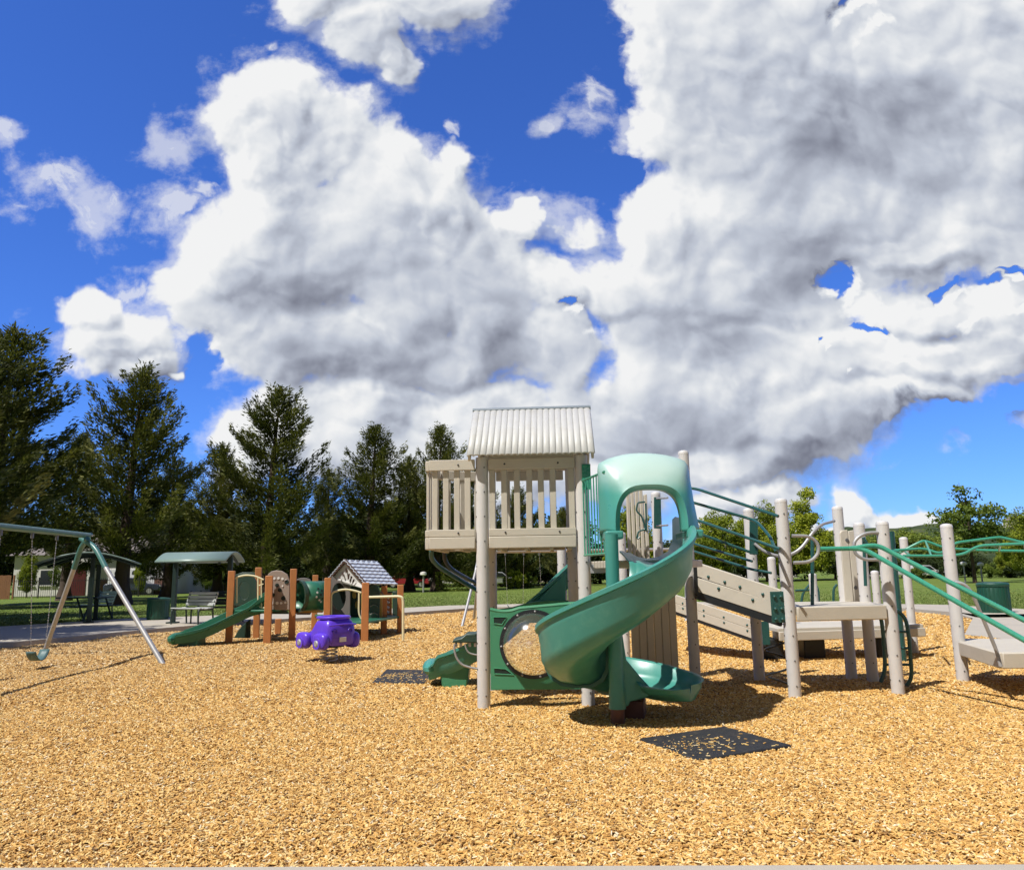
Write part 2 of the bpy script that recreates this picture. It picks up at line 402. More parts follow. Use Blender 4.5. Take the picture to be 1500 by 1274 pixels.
# chip mulch: colours of fresh cut wood, greyer where it has weathered
def chip_colour(t, seed):
    geo = t.node('ShaderNodeNewGeometry').outputs['Position']
    return geo
CHIPS = bpy.data.materials.new('wood_chips'); CHIPS.use_nodes = True; t = NT(CHIPS.node_tree); b = t.n['Principled BSDF']
at = t.node('ShaderNodeAttribute', attribute_name='tint').outputs['Fac']
pos = t.node('ShaderNodeNewGeometry').outputs['Position']
big = t.node('ShaderNodeTexNoise', i_Vector=pos, i_Scale=.35, i_Detail=4.0).outputs[0]
cc = t.ramp(at, [(0, (.17, .11, .065)), (.18, (.40, .215, .070)), (.45, (.64, .36, .102)), (.72, (.78, .515, .175)), (.9, (.82, .63, .31)), (1, (.80, .70, .50))])
sep = t.node('ShaderNodeSeparateXYZ', i_0=pos)
old = t.math('MULTIPLY', t.smooth(t.math('ADD', t.math('MULTIPLY_ADD', sep.outputs[0], .12, 0), t.math('MULTIPLY', big, 1.2)), -1.2, .9, .55, 0.0), t.smooth(sep.outputs[1], 8, 20, .45, 1.0))
cc = t.mix(old, cc, t.ramp(at, [(0, (.22, .16, .10)), (.5, (.46, .34, .20)), (1, (.66, .54, .38))]))
t.put(b.inputs['Base Color'], cc); b.inputs['Roughness'].default_value = .85; b.inputs['Specular IOR Level'].default_value = .2

BED = bpy.data.materials.new('packed_wood_chips'); BED.use_nodes = True; t = NT(BED.node_tree); b = t.n['Principled BSDF']
pos = t.node('ShaderNodeNewGeometry').outputs['Position']
vo = t.node('ShaderNodeTexVoronoi', voronoi_dimensions='2D', i_Vector=t.vmath('ADD', t.vmath('MULTIPLY', pos, (1, 1, 0)), t.vmath('SCALE', t.node('ShaderNodeTexNoise', i_Vector=pos, i_Scale=14.0).outputs[1])), i_Scale=34.0)
vo.inputs['Vector'].links[0].from_node.inputs[1].links[0].from_node.inputs['Scale'].default_value = .05
vc = t.node('ShaderNodeSeparateColor', i_0=vo.outputs['Color']).outputs[0]
cc = t.ramp(vc, [(0, (.24, .13, .045)), (.3, (.42, .24, .08)), (.6, (.60, .36, .12)), (.85, (.70, .47, .18)), (1, (.76, .60, .34))])
big = t.node('ShaderNodeTexNoise', i_Vector=pos, i_Scale=.35, i_Detail=4.0).outputs[0]
sep = t.node('ShaderNodeSeparateXYZ', i_0=pos)
old = t.math('MULTIPLY', t.smooth(t.math('ADD', t.math('MULTIPLY_ADD', sep.outputs[0], .12, 0), t.math('MULTIPLY', big, 1.2)), -1.2, .9, .55, 0.0), t.smooth(sep.outputs[1], 8, 20, .45, 1.0))
cc = t.mix(old, cc, (.46, .34, .20, 1))
t.put(b.inputs['Base Color'], cc); b.inputs['Roughness'].default_value = .9
t.put(b.inputs['Normal'], t.node('ShaderNodeBump', i_Strength=.8, i_Distance=.02, i_Height=vo.outputs['Distance']).outputs[0])

def kerb_y(x):
    return np.interp(x, kx[:14], ky[:14])
SLABP = [(KERB[i].x, KERB[i].y) for i in (13, 14, 15, 16, 17, 18)] + [(60, 22), (60, 40), (KERB[13].x + 2, 40)]
def in_slab(x, y):
    x = np.asarray(x, float); y = np.asarray(y, float); c = np.zeros(x.shape, bool); n = len(SLABP)
    for i in range(n):
        (xa, ya), (xb, yb) = SLABP[i], SLABP[(i + 1) % n]
        if ya != yb: c ^= ((ya > y) != (yb > y)) & (x < (xb - xa) * (y - ya) / (yb - ya) + xa)
    return c
def inside_slab(x, y):
    'the flat concrete on the right, and everything beyond the kerb'
    return bool(in_slab(x, y)) or y > kerb_y(x) + .15
mb = MB()
XS = np.concatenate([np.linspace(-60, -14, 30), np.linspace(-13.5, 13.5, 150), np.linspace(14, 60, 30)])
YS = np.concatenate([np.linspace(4.0, 16, 104), np.linspace(16.3, 46, 60)])
gv = [(x, y, -.15 if inside_slab(x, y) else (hgt(x, y) if y > 4.75 else -.02)) for y in YS for x in XS]
nx = len(XS)
gf = [(j * nx + i, j * nx + i + 1, (j + 1) * nx + i + 1, (j + 1) * nx + i) for j in range(len(YS) - 1) for i in range(nx - 1)]
mb.add(gv, gf); tag(mb.build('ground', BED, smooth=180), kind='structure')
# loose chips on top of the packed bed
NB = [(4.2, 6.6, 3700, .71), (6.6, 9.5, 2700, .79), (9.5, 14, 1400, .95), (14, 20, 600, 1.32), (20, 32, 200, 2.0)]
cx, cy, cs = [], [], []
for y0, y1, dens_, sc in NB:
    hw = .70
    area = hw * (y1 * y1 - y0 * y0) + 1.2 * (y1 - y0); n = int(area * dens_)
    yy = np.sqrt(rng.uniform(y0 * y0, y1 * y1, n)); xx = rng.uniform(-1, 1, n) * (yy * hw + .6)
    cx.append(xx); cy.append(yy); cs.append(np.full(n, sc))
cx = np.concatenate(cx); cy = np.concatenate(cy); cs = np.concatenate(cs)
lim = kerb_y(cx) - .05
ga_, gb_ = G(0, 1269, .035), G(1500, 1264, .035)
keep = (cy < lim) & ~in_slab(cx, cy) & (cy > ga_.y + (cx - ga_.x) * (gb_.y - ga_.y) / (gb_.x - ga_.x) + .005)
cx, cy, cs = cx[keep], cy[keep], cs[keep]
def chip_mesh(name, cx, cy, cz, cs, tint, flat=.35, parent=None):
    n = len(cx)
    ln = rng.uniform(.016, .034, n) * cs; wd = rng.uniform(.006, .013, n) * cs
    a = rng.uniform(0, 2 * np.pi, n); tl = rng.normal(0, flat, n); ro = rng.normal(0, flat * 1.1, n)
    d = np.stack([np.cos(a) * np.cos(tl), np.sin(a) * np.cos(tl), np.sin(tl)], 1)
    s = np.stack([-np.sin(a), np.cos(a), np.zeros(n)], 1); u = np.cross(d, s)
    s2 = s * np.cos(ro)[:, None] + u * np.sin(ro)[:, None]; u2 = np.cross(d, s2)
    c = np.stack([cx, cy, cz], 1)
    th = (.004 * cs)[:, None]
    L = d * ln[:, None]; Wd = s2 * wd[:, None]; U = u2 * th
    skew = rng.uniform(-.5, .5, (n, 1)) * L * .5
    V = np.stack([c - L - Wd * .8, c - L + Wd * .6 + skew * .3, c + L + Wd * .8, c + L - Wd * .7 - skew * .3,
                  c - L * .95 - Wd * .7 + U * 2, c - L * .95 + Wd * .5 + U * 2 + skew * .3, c + L * .95 + Wd * .7 + U * 2, c + L * .95 - Wd * .6 + U * 2 - skew * .3], 1)
    q = np.array([(4, 5, 6, 7), (0, 1, 5, 4), (1, 2, 6, 5), (2, 3, 7, 6), (3, 0, 4, 7)])
    idx = (np.arange(n)[:, None, None] * 8 + q[None]).reshape(-1, 4)
    return raw_mesh(name, V.reshape(-1, 3), 4, idx, CHIPS, parent, np.repeat(tint, 5))
gx = np.arange(-40, 40.01, .1); gy = np.arange(4, 46.01, .1)
def hfield(x, y):
    i = np.clip(np.searchsorted(XS, x) - 1, 0, nx - 2); j = np.clip(np.searchsorted(YS, y) - 1, 0, len(YS) - 2)
    Z = HZ; fx = (x - XS[i]) / (XS[i + 1] - XS[i]); fy = (y - YS[j]) / (YS[j + 1] - YS[j])
    return (Z[j, i] * (1 - fx) + Z[j, i + 1] * fx) * (1 - fy) + (Z[j + 1, i] * (1 - fx) + Z[j + 1, i + 1] * fx) * fy
HZ = np.array([v[2] for v in gv]).reshape(len(YS), nx)
cz = hfield(cx, cy) + rng.uniform(.001, .012, len(cx))
tint = np.clip(rng.beta(1.9, 1.6, len(cx)) + rng.normal(0, .05, len(cx)), 0, 1)
tag(chip_mesh('wood_chips', cx, cy, cz, cs, tint), 'loose golden wood chips covering the play area', 'wood chips', kind='stuff')

# ------------------------------------------------------------------ paths, kerb, lawn
def offset_poly(pts, d):
    out = []
    for i, p in enumerate(pts):
        a = pts[max(i - 1, 0)]; c = pts[min(i + 1, len(pts) - 1)]
        t_ = (c - a); n_ = Vector((-t_.y, t_.x, 0)).normalized(); out.append(p + n_ * d[i] if isinstance(d, list) else p + n_ * d)
    return out
K = [Vector((k.x, k.y, 0)) for k in KERB[:14]] + [Vector((KERB[14].x, KERB[14].y, 0))]
inner = K; kin = offset_poly(K, .16)
mb = MB(); n = len(K)
kv = [(p.x, p.y, -.1) for p in K] + [(p.x, p.y, .125 if i < n - 1 else .02) for i, p in enumerate(K)] + [(p.x, p.y, .125 if i < n - 1 else .02) for i, p in enumerate(kin)]
mb.add(kv, [(i, i + 1, n + i + 1, n + i) for i in range(n - 1)] + [(n + i, n + i + 1, 2 * n + i + 1, 2 * n + i) for i in range(n - 1)])
tag(mb.build('kerb', CONC2, smooth=0), kind='structure')
wid = [3.6, 3.6, 3.2, 2.6, 3.4, 6.0, 5.6, 4.0, 3.2, 2.9, 2.8, 2.8, 2.8, 2.8, 2.8]
pout = offset_poly(kin, wid)
mb = MB(); mb.add([(p.x, p.y, .118) for p in kin] + [(p.x, p.y, .118) for p in pout], [(i, i + 1, n + i + 1, n + i) for i in range(n - 1)])
sl_ = [G(1392, 896, .03), G(1425, 905, .03), G(1413, 929, .03), G(1600, 950, .03), G(1900, 985, .03), G(2400, 1040, .03)]
far = [Vector((60, 22, .03)), Vector((60, 34, .03)), Vector((pout[-1].x + .3, pout[-1].y + .1, .03))]
mb.add([(p.x, p.y, .03) for p in sl_ + far], [tuple(range(len(sl_) + len(far)))])
tag(mb.build('path', CONC, smooth=0), kind='structure')
# the walk the photographer stands on
mb = MB(); ga, gb = G(0, 1269, .035), G(1500, 1264, .035); gd = (gb - ga).normalized(); ga = ga - gd * 40; gb = gb + gd * 40; mb.slab([(-40, -6), (40, -6), (gb.x, gb.y), (ga.x, ga.y)], -.2, .035)
tag(mb.build('front_path', CONC, bevel=.012, smooth=0), kind='structure')

LAWN = bpy.data.materials.new('lawn_grass'); LAWN.use_nodes = True; t = NT(LAWN.node_tree); b = t.n['Principled BSDF']
pos = t.node('ShaderNodeNewGeometry').outputs['Position']
n1 = t.node('ShaderNodeTexNoise', i_Vector=t.vmath('MULTIPLY', pos, (.35, 1, 1)), i_Scale=.5, i_Detail=7.0, i_Roughness=.65).outputs[0]
n2 = t.node('ShaderNodeTexNoise', i_Vector=pos, i_Scale=9.0, i_Detail=6.0, i_Roughness=.7).outputs[0]
cc = t.ramp(t.math('ADD', t.math('MULTIPLY', n1, .6), t.math('MULTIPLY', n2, .4)), [(.3, (.075, .12, .016)), (.48, (.135, .19, .034)), (.6, (.19, .235, .06)), (.75, (.27, .28, .11))])
t.put(b.inputs['Base Color'], cc); b.inputs['Roughness'].default_value = .9; b.inputs['Specular IOR Level'].default_value = .1
t.put(b.inputs['Normal'], t.node('ShaderNodeBump', i_Strength=.9, i_Distance=.05, i_Height=t.node('ShaderNodeTexNoise', i_Vector=pos, i_Scale=22.0, i_Detail=6.0).outputs[0]).outputs[0])
mb = MB(); rows = []
edge = [Vector((-70, 12, 0))] + pout + [Vector((60, 34, 0))]
m = len(edge)
for k_, s_ in enumerate((1.0, 1.25, 1.6, 2.2, 3.4, 6, 12, 30, 90)):
    for p in edge: rows.append((p.x * s_, p.y * s_, .10 if k_ < 3 else .10))
mb.add(rows, [(k_ * m + i, k_ * m + i + 1, (k_ + 1) * m + i + 1, (k_ + 1) * m + i) for k_ in range(8) for i in range(m - 1)])
# ground behind and beside the camera
mb.add([(-2500, -2500, -.22), (2500, -2500, -.22), (2500, 4000, -.22), (-2500, 4000, -.22)], [(0, 1, 2, 3)])
tag(mb.build('lawn', LAWN, smooth=0), kind='structure')
# short blades so that the near edge of the lawn is not a flat sheet
GRASSM = bpy.data.materials.new('grass_blades'); GRASSM.use_nodes = True; t = NT(GRASSM.node_tree); b = t.n['Principled BSDF']
at = t.node('ShaderNodeAttribute', attribute_name='tint').outputs['Fac']
t.put(b.inputs['Base Color'], t.ramp(at, [(0, (.08, .13, .016)), (.5, (.15, .21, .035)), (1, (.28, .30, .09))])); b.inputs['Roughness'].default_value = .7
n = 170000
ii = rng.integers(0, len(pout) - 1, n); ff = rng.uniform(0, 1, n); ss = 1.004 + .9 * rng.beta(1, 2.6, n)
ex = np.array([p.x for p in pout]); ey = np.array([p.y for p in pout])
bx = (ex[ii] * (1 - ff) + ex[ii + 1] * ff) * ss; by = (ey[ii] * (1 - ff) + ey[ii + 1] * ff) * ss
a = rng.uniform(0, 6.28, n); h = rng.uniform(.02, .05, n); wv = rng.uniform(.008, .022, n)
B0 = np.stack([bx - np.cos(a) * wv, by - np.sin(a) * wv, np.full(n, .1)], 1); B1 = np.stack([bx + np.cos(a) * wv, by + np.sin(a) * wv, np.full(n, .1)], 1)
B2 = np.stack([bx + rng.normal(0, .03, n), by + rng.normal(0, .03, n), .1 + h], 1)
tag(raw_mesh('grass', np.stack([B0, B1, B2], 1).reshape(-1, 3), 3, np.arange(3 * n).reshape(-1, 3), GRASSM, None, rng.uniform(0, 1, n)), 'short mown grass along the edge of the lawn', 'grass', kind='stuff')
# ------------------------------------------------------------------ the big play structure
def post(parent, x, y, top, r=.068, bolts=True, z0=-.05, cap=True, seed=0, face=None):
    mb = MB()
    mb.lathe([(r, z0), (r, top - .03), (r * .97, top - .012)], 24, Matrix.Translation((x, y, 0)))
    b2 = mb; mb.mi = 1
    if bolts:
        f = math.atan2(-y, -x) if face is None else face
        z = .14 + (seed % 5) * .03
        while z < top - .12:
            for da in (.35, -1.15, 2.0):
                a = f + da
                b2.tube([(x + math.cos(a) * (r - .002), y + math.sin(a) * (r - .002), z), (x + math.cos(a) * (r + .005), y + math.sin(a) * (r + .005), z)], .0095, 8)
            z += .285
    o = mb.build('post', [POST, BOLT], parent)
    if cap:
        c = MB(); c.lathe([(r * 1.015, top - .035), (r * 1.015, top - .012), (r * .9, top + .006), (r * .5, top + .018), (0.001, top + .022)], 24, Matrix.Translation((x, y, 0)))
        c.build('post_cap', CAPM, o)
    return o
def board(mb, a, b, zc, h, th=.045):
    mb.beam((a[0], a[1], zc), (b[0], b[1], zc), th, h)
def bolt_row(mb, pts, nrm, r=.016):
    n_ = Vector(nrm).normalized()
    for p in pts:
        p = Vector(p); mb.tube([p, p + n_ * .012], [r, r * .75], 8)

PS = empty('play_structure', G(900, 1030), 0, 'large tan and grey climbing structure with roofed tower, green spiral slide and ramp', 'playground')
inv = Matrix.Translation(-Vector(PS.location))
PS.location = (0, 0, 0)
yaw = R(-3.0); E1 = Vector((math.cos(yaw), math.sin(yaw), 0)); E2 = Vector((-math.sin(yaw), math.cos(yaw), 0))
A = Vector((-.361, 9.18, 0)); W_ = 1.165; D_ = 1.165
B = A + E1 * W_; Cc = A + E2 * D_; Dd = B + E2 * D_
PA = post(PS, A.x, A.y, 2.84, .074, cap=False); PB = post(PS, B.x, B.y, 2.84, .074, cap=False, seed=1)
post(PS, Cc.x, Cc.y, 2.84, .074, cap=False, seed=2); post(PS, Dd.x - .1, Dd.y, 2.84, .074, cap=False, seed=3)
def tw(u, v, z): return A + E1 * u + E2 * v + Vector((0, 0, z))
fr = -.035          # the boards stand in the plane of the posts' front
# deck, with the bay on the left
BX = -.62
mb = MB(); mb.slab([tw(BX + .05, .02, 0), tw(-.085, .02, 0), tw(-.085, -.02, 0), tw(W_ - .085, 0, 0), tw(W_ - .085, D_, 0), tw(-.085, D_, 0), tw(BX + .05, D_ * .72, 0)], 1.84, 1.885)
mb.build('deck', PLANK, PS, .006)
for u in (BX + .1, -.25, .2, .5, .8, W_ - .15):
    mb = MB(); mb.beam(tw(u, .05, 1.79), tw(u, D_ * (.7 if u < 0 else .98), 1.79), .045, .09); mb.build('deck_joist', PLANK, PS, .004)
segs_ = [((BX, fr), (-.08, fr)), ((.08, fr), (W_ - .08, fr))]
for (a, b_) in segs_:
    p, q = tw(*a, 0), tw(*b_, 0)
    for nm, zc, h in (('fascia_board', 1.835, .138), ('bottom_rail', 1.948, .084), ('top_rail', 2.742, .125)):
        mb = MB(); mb.beam(p + Vector((0, 0, zc)), q + Vector((0, 0, zc)), .05, h)
        if nm != 'fascia_board':
            mb.mi = 1; L = (q - p).length
            bolt_row(mb, [p + (q - p) * k + Vector((0, 0, zc)) - E2 * .025 for k in ((.64,) if L < .6 else (.19, .81))], -E2, .013)
        mb.build(nm, [PLANK, DARKST], PS, .010 if nm == 'fascia_board' else .007)
# slats
mb = MB()
for u in (BX + .065, BX + .195, BX + .325, BX + .45): mb.beam(tw(u, -.002, 1.99), tw(u, -.002, 2.68), .032, .068, up=E1)
mb.build('slat_panel', PLANK, PS, .006)
mb = MB()
for u in (.12, .26, .41, .545, .69, .83, W_ - .12): mb.beam(tw(u, -.002, 1.99), tw(u + (.012 if .5 < u < .6 else 0), -.002, 2.68), .032, .07, up=E1)
mb.build('slat_panel', PLANK, PS, .006)
# left side of the bay and the back
for (a, b_, nm) in (((BX - .027, -.0), (BX - .027, D_ * .75), 's'), ((BX, D_ * .77), (-.08, D_), 'b'), ((.08, D_), (W_ - .2, D_), 'b')):
    p, q = tw(*a, 0), tw(*b_, 0)
    for zc, h, n2 in ((1.835, .138, 'fascia_board'), (1.948, .084, 'bottom_rail'), (2.742, .125, 'top_rail')):
        mb = MB(); mb.beam(p + Vector((0, 0, zc)), q + Vector((0, 0, zc)), .05, h); mb.build(n2, PLANK, PS, .010)
    mb = MB(); L = (q - p).length; k = max(3, int(L / (.14 if nm == 's' else .30)))
    for i in range(k):
        c = p + (q - p) * ((i + .5) / k)
        mb.beam(c + Vector((0, 0, 1.99)), c + Vector((0, 0, 2.68)), .032, .07, up=(q - p).normalized())
    mb.build('slat_panel', PLANK, PS, .006)
# roof: two ribbed slopes
rz0, rz1 = 2.85, 3.50
uL0, uL1 = -.15, W_ + .15
NR = 20
def roof_slope(sgn):
    def fn(u, v):
        uu = uL0 + (uL1 - uL0) * u; ph = (u * NR) % 1.0
        rib = .020 * math.sqrt(max(0, 1 - (2 * ph - 1) ** 2 * .96))
        vv = D_ / 2 - sgn * (D_ / 2 + .20) * (1 - v)
        z = rz0 - .03 + (rz1 - rz0 + .03) * v
        nrm = Vector((0, -sgn * .62, .78))
        p = tw(uu, vv, z) + (E2 * (-sgn * .62) + Vector((0, 0, .78))) * rib
        return p
    mb = MB(); mb.grid(fn, NR * 10 + 1, 3)
    return mb
roof = MB()
o = roof_slope(1).build('roof', ROOFM, PS, smooth=60, solid=.02)
roof_slope(-1).build('roof', ROOFM, PS, smooth=60, solid=.02)
mb = MB(); mb.tube([tw(uL0 - .012, D_ / 2, rz1 + .018), tw(uL1 + .012, D_ / 2, rz1 + .022)], .030, 8); mb.build('roof_ridge', ROOFT, PS)
for u in (uL0 + .02, uL1 - .02):     # gable ends
    mb = MB()
    for s in (1, -1): mb.beam(tw(u, D_ / 2 - s * (D_ / 2 + .19), rz0 - .05), tw(u, D_ / 2, rz1 - .03), .03, .085)
    mb.build('bargeboard', PLANK, PS, .005)
mb = MB()
for v in (.02, D_ - .02): mb.beam(tw(.085, v, 2.87), tw(W_ - .085, v, 2.87), .05, .10)
for u in (-.0, W_): mb.beam(tw(u, .085, 2.86), tw(u, D_ - .085, 2.86), .05, .10)
mb.build('roof_beam', PLANK, PS, .006)

# ---- green bubble panel between the front posts
zt, zb = 1.075, .20
wpan = W_ - .16
cxp, czp, rp = .565, .695, .372
top = []
for i in range(25):
    k = i / 24; z = zt - .045 * math.sin(min(k * 3.0, 1) * math.pi) * .6 + (.075 * (k - .25) if k > .25 else 0)
    top.append((.08 + wpan * k, z))
def panel_with_hole(outline_top, hole_c, hole_r, ya, yb):
    n = 48; mb = MB(); per = []
    x0, x1 = .08, .08 + wpan
    out = []
    for i in range(n):
        a = 2 * math.pi * i / n; ca, sa = math.cos(a), math.sin(a)
        t_ = 9
        if ca > 1e-6: t_ = min(t_, (x1 - hole_c[0]) / ca)
        if ca < -1e-6: t_ = min(t_, (x0 - hole_c[0]) / ca)
        if sa < -1e-6: t_ = min(t_, (zb - hole_c[1]) / sa)
        if sa > 1e-6:
            for _ in range(12):
                xx = hole_c[0] + min(t_, 9) * ca; zz = np.interp(xx, [q[0] for q in outline_top], [q[1] for q in outline_top])
                t_ = min(t_, (zz - hole_c[1]) / sa)
        out.append((hole_c[0] + t_ * ca, hole_c[1] + t_ * sa))
    # put points on the corners
    for cxr, czr in ((x0, zb), (x1, zb), (x0, outline_top[0][1]), (x1, outline_top[-1][1])):
        j = min(range(n), key=lambda i: (out[i][0] - cxr) ** 2 + (out[i][1] - czr) ** 2); out[j] = (cxr, czr)
    vs = []; fs = []
    for y in (ya, yb):
        vs += [(x, y, z) for x, z in out] + [(hole_c[0] + hole_r * math.cos(2 * math.pi * i / n), y, hole_c[1] + hole_r * math.sin(2 * math.pi * i / n)) for i in range(n)]
    for i in range(n):
        j = (i + 1) % n
        fs += [(i, j, n + j, n + i), (2 * n + i, 3 * n + i, 3 * n + j, 2 * n + j), (i, 2 * n + i, 2 * n + j, j), (n + i, n + j, 3 * n + j, 3 * n + i)]
    return vs, fs
MT = Matrix.Translation(A) @ Matrix.Rotation(yaw, 4, 'Z')
vs, fs = panel_with_hole(top, (cxp, czp), rp, -.03, .025)
mb = MB(); mb.add(vs, fs, MT); pan = mb.build('bubble_panel', GREEN, PS, .008, smooth=20)
mb = MB()          # proud rim along the wavy top edge
mb.tube([MT @ Vector((x, -.012, z + .004)) for x, z in top], .024, 8); mb.build('panel_rim', GREEN, pan)
for z, hh, ln in ((.955, .085, .16), (.40, .075, .22)):       # hand holes: flat plates whose near-black colour stands for the shade inside
    mb = MB(); pl = [(.12, z + hh / 2), (.12 + ln * .62 + .05, z + hh / 2 - .004), (.12 + ln * (.6 if z > .7 else 1.0), z - hh / 2), (.125, z - hh / 2 + .012)] if z > .7 else [(.12, z + hh / 2), (.12 + ln * .6, z + hh / 2 - .012), (.12 + ln, z - hh / 2), (.125, z - hh / 2 + .012)]
    mb.prism(pl, -.0335, -.029, MT); hh_ = mb.build('hand_hole', HOLEM, pan)
    mb = MB(); c = [MT @ Vector((x, -.034, zz)) for x, zz in pl]; mb.tube(c, .007, 6, closed=True, caps=False); mb.build('hand_hole_edge', GREEN, pan)
mb = MB()
mb.mi = 0; mb.lathe([(rp - .03, 0), (rp - .03, .014), (rp + .008, .014), (rp + .008, 0)], 48, MT @ Matrix.Translation((cxp, -.03, czp)) @ Matrix.Rotation(R(90), 4, 'X'))
mb.mi = 1
for i in range(11):
    a = 2 * math.pi * i / 11 + .35; c = MT @ Vector((cxp + (rp - .012) * math.cos(a), -.046, czp + (rp - .012) * math.sin(a))); mb.ball(c, .013, 8, 5)
mb.build('bubble_ring', [DARKST, GALV], pan, smooth=40)
GLASS = bpy.data.materials.new('clear_acrylic'); GLASS.use_nodes = True; t = NT(GLASS.node_tree)
for nd in list(t.n): t.n.remove(nd)
fres = t.node('ShaderNodeFresnel', i_IOR=1.5).outputs[0]
m1 = t.node('ShaderNodeMixShader', i_0=t.math('MULTIPLY_ADD', fres, 1.2, .13, clamp=True), i_1=t.node('ShaderNodeBsdfTransparent', i_Color=(.93, .95, .95, 1)).outputs[0], i_2=t.node('ShaderNodeBsdfGlossy', i_Roughness=.14).outputs[0])
m2 = t.node('ShaderNodeMixShader', i_0=.06, i_1=m1.outputs[0], i_2=t.node('ShaderNodeBsdfDiffuse', i_Color=(.6, .6, .6, 1)).outputs[0])
t.node('ShaderNodeOutputMaterial', i_Surface=m2.outputs[0])
mb = MB(); prof = [((rp - .03) * math.sin(k * math.pi / 2 / 12), .30 * math.cos(k * math.pi / 2 / 12) + .0) for k in range(0, 13)]; prof[0] = (.001, .30)
mb.lathe(prof, 40, MT @ Matrix.Translation((cxp, -.03, czp)) @ Matrix.Rotation(R(90), 4, 'X'))
mb.build('bubble_window', GLASS, pan, smooth=180)

# ---- spiral slide
SC = Vector((1.03, 8.12, 0)); SR = .455
PROF = [(-.385, .47), (-.385, .43), (-.35, .415), (-.345, .33), (-.335, .31), (-.325, .14), (-.27, .04), (-.16, -.025), (0, -.04), (.16, -.025), (.27, .04), (.325, .14), (.335, .31), (.345, .33), (.35, .415), (.385, .43), (.385, .47),
        (.34, .48), (.305, .45), (.295, .22), (.24, .10), (.13, .04), (0, .02), (-.13, .04), (-.24, .10), (-.295, .22), (-.305, .45), (-.34, .48)]
def slide_path():
    pts = []
    for k in range(7): pts.append((Vector((SC.x + SR, SC.y + .72 - .72 * k / 7, 0)), Vector((0, -1, 0)), 1.60 - .13 * (k / 7) ** 2, 1.0, 0., 1.))
    tot = R(318); n = 66
    for k in range(n + 1):
        th = -tot * k / n; f = k / n
        z = np.interp(f, [0, .14, .28, .42, .56, .70, .84, 1.0], [1.47, 1.23, .95, .69, .48, .34, .27, .25])
        pts.append((SC + Vector((math.cos(th), math.sin(th), 0)) * SR, Vector((math.sin(th), -math.cos(th), 0)), float(z), float(np.interp(f, [0, .66, .86, 1], [1.0, 1.0, .62, .46])), 0., 1.))
    p, t_ = pts[-1][0], pts[-1][1]
    for k in range(1, 7):
        f = k / 6; pts.append((p + t_ * (.22 * f), t_, .25 - .01 * f, .46 - .10 * f, f, 1.))
    p = p + t_ * .22
    for k in range(1, 13):
        f = k / 12; pts.append((p + t_ * (.30 * math.sin(f * math.pi / 2)), t_, .24 + .02 * f, .36 - .22 * f, 1., max(.03, math.cos(f * math.pi / 2) ** .55)))
    return pts
def chute_mesh(i0, i1, pts):
    rings = []
    for gi_, (p, t_, z, hs, fl, wf) in enumerate(pts[i0:i1]):
        inh = min(1.0, .20 + max(0, gi_ + i0 - 18) / 30)
        n_ = Vector((t_.y, -t_.x, 0))     # right-hand side of the rider
        ring = []
        for (s_, h_) in PROF:
            hh = h_ if h_ < .05 else .05 + (h_ - .05) * hs
            if s_ > 0 and h_ > .05: hh = .05 + (hh - .05) * (1 - .45 * fl)
            if s_ > 0 and inh < 1: hh = min(hh, inh * .45 + (.0 if h_ < .46 else .02))
            ring.append(p + n_ * (s_ * (.80 if s_ > 0 else .97) * (1 + (.30 if s_ > 0 else .12) * fl) * wf) + Vector((0, 0, z + hh)))
        rings.append(ring)
    m = len(PROF); vs = [v for r_ in rings for v in r_]; fs = []
    for i in range(len(rings) - 1):
        for k in range(m):
            l = (k + 1) % m; fs.append((i * m + k, i * m + l, (i + 1) * m + l, (i + 1) * m + k))
    fs.append(tuple(range(m))); fs.append(tuple((len(rings) - 1) * m + k for k in range(m)))
    mb = MB(); mb.add(vs, fs); return mb
sp_ = slide_path()
# smooth the z
zz = [q[2] for q in sp_]
for _ in range(25): zz = [zz[0]] + [(zz[i - 1] + 2 * zz[i] + zz[i + 1]) / 4 for i in range(1, len(zz) - 1)] + [zz[-1]]
sp_ = [(q[0], q[1], z, q[3], q[4], q[5]) for q, z in zip(sp_, zz)]
CH = [(0, 51), (50, 61), (60, len(sp_))]
ch = None
for i0, i1 in CH:
    o = chute_mesh(i0, i1, sp_).build('slide_chute', TEAL, PS, smooth=50 if i0 < 55 else 75)
    if i0:
        fl = MB()   # bolted flange at the joint
        p, t_, z, hs, f_, _w = sp_[i0]; n_ = Vector((t_.y, -t_.x, 0))
        outl = PROF[:17]
        a = [p + t_ * s_ + n_ * (q[0] * 1.09) + Vector((0, 0, z + q[1] * 1.0 - (.03 if q[1] < .3 else 0))) for s_ in (-.018, .018) for q in outl]
        b2 = [p + t_ * s_ + n_ * (q[0] * .985) + Vector((0, 0, z + q[1])) for s_ in (-.018, .018) for q in outl]
        m = len(outl); vs = a + b2; fs = []
        for i in range(m - 1):
            fs += [(i, i + 1, m + i + 1, m + i), (i, i + 1, 2 * m + i + 1, 2 * m + i), (m + i, m + i + 1, 3 * m + i + 1, 3 * m + i)]
        fl.add(vs, fs); fl.build('joint_flange', SEAMM, o, smooth=30)
mb = MB(); mb.lathe([(.085, .16), (.075, .4), (.068, 1.2), (.07, 1.86)], 24, Matrix.Translation((SC.x - .035, SC.y - .05, 0))); mb.build('slide_column', TEAL, PS)
mb = MB(); mb.lathe([(.07, -.1), (.07, .19)], 20, Matrix.Translation((SC.x - .035, SC.y - .05, 0))); mb.build('column_foot', BROWNB, PS)
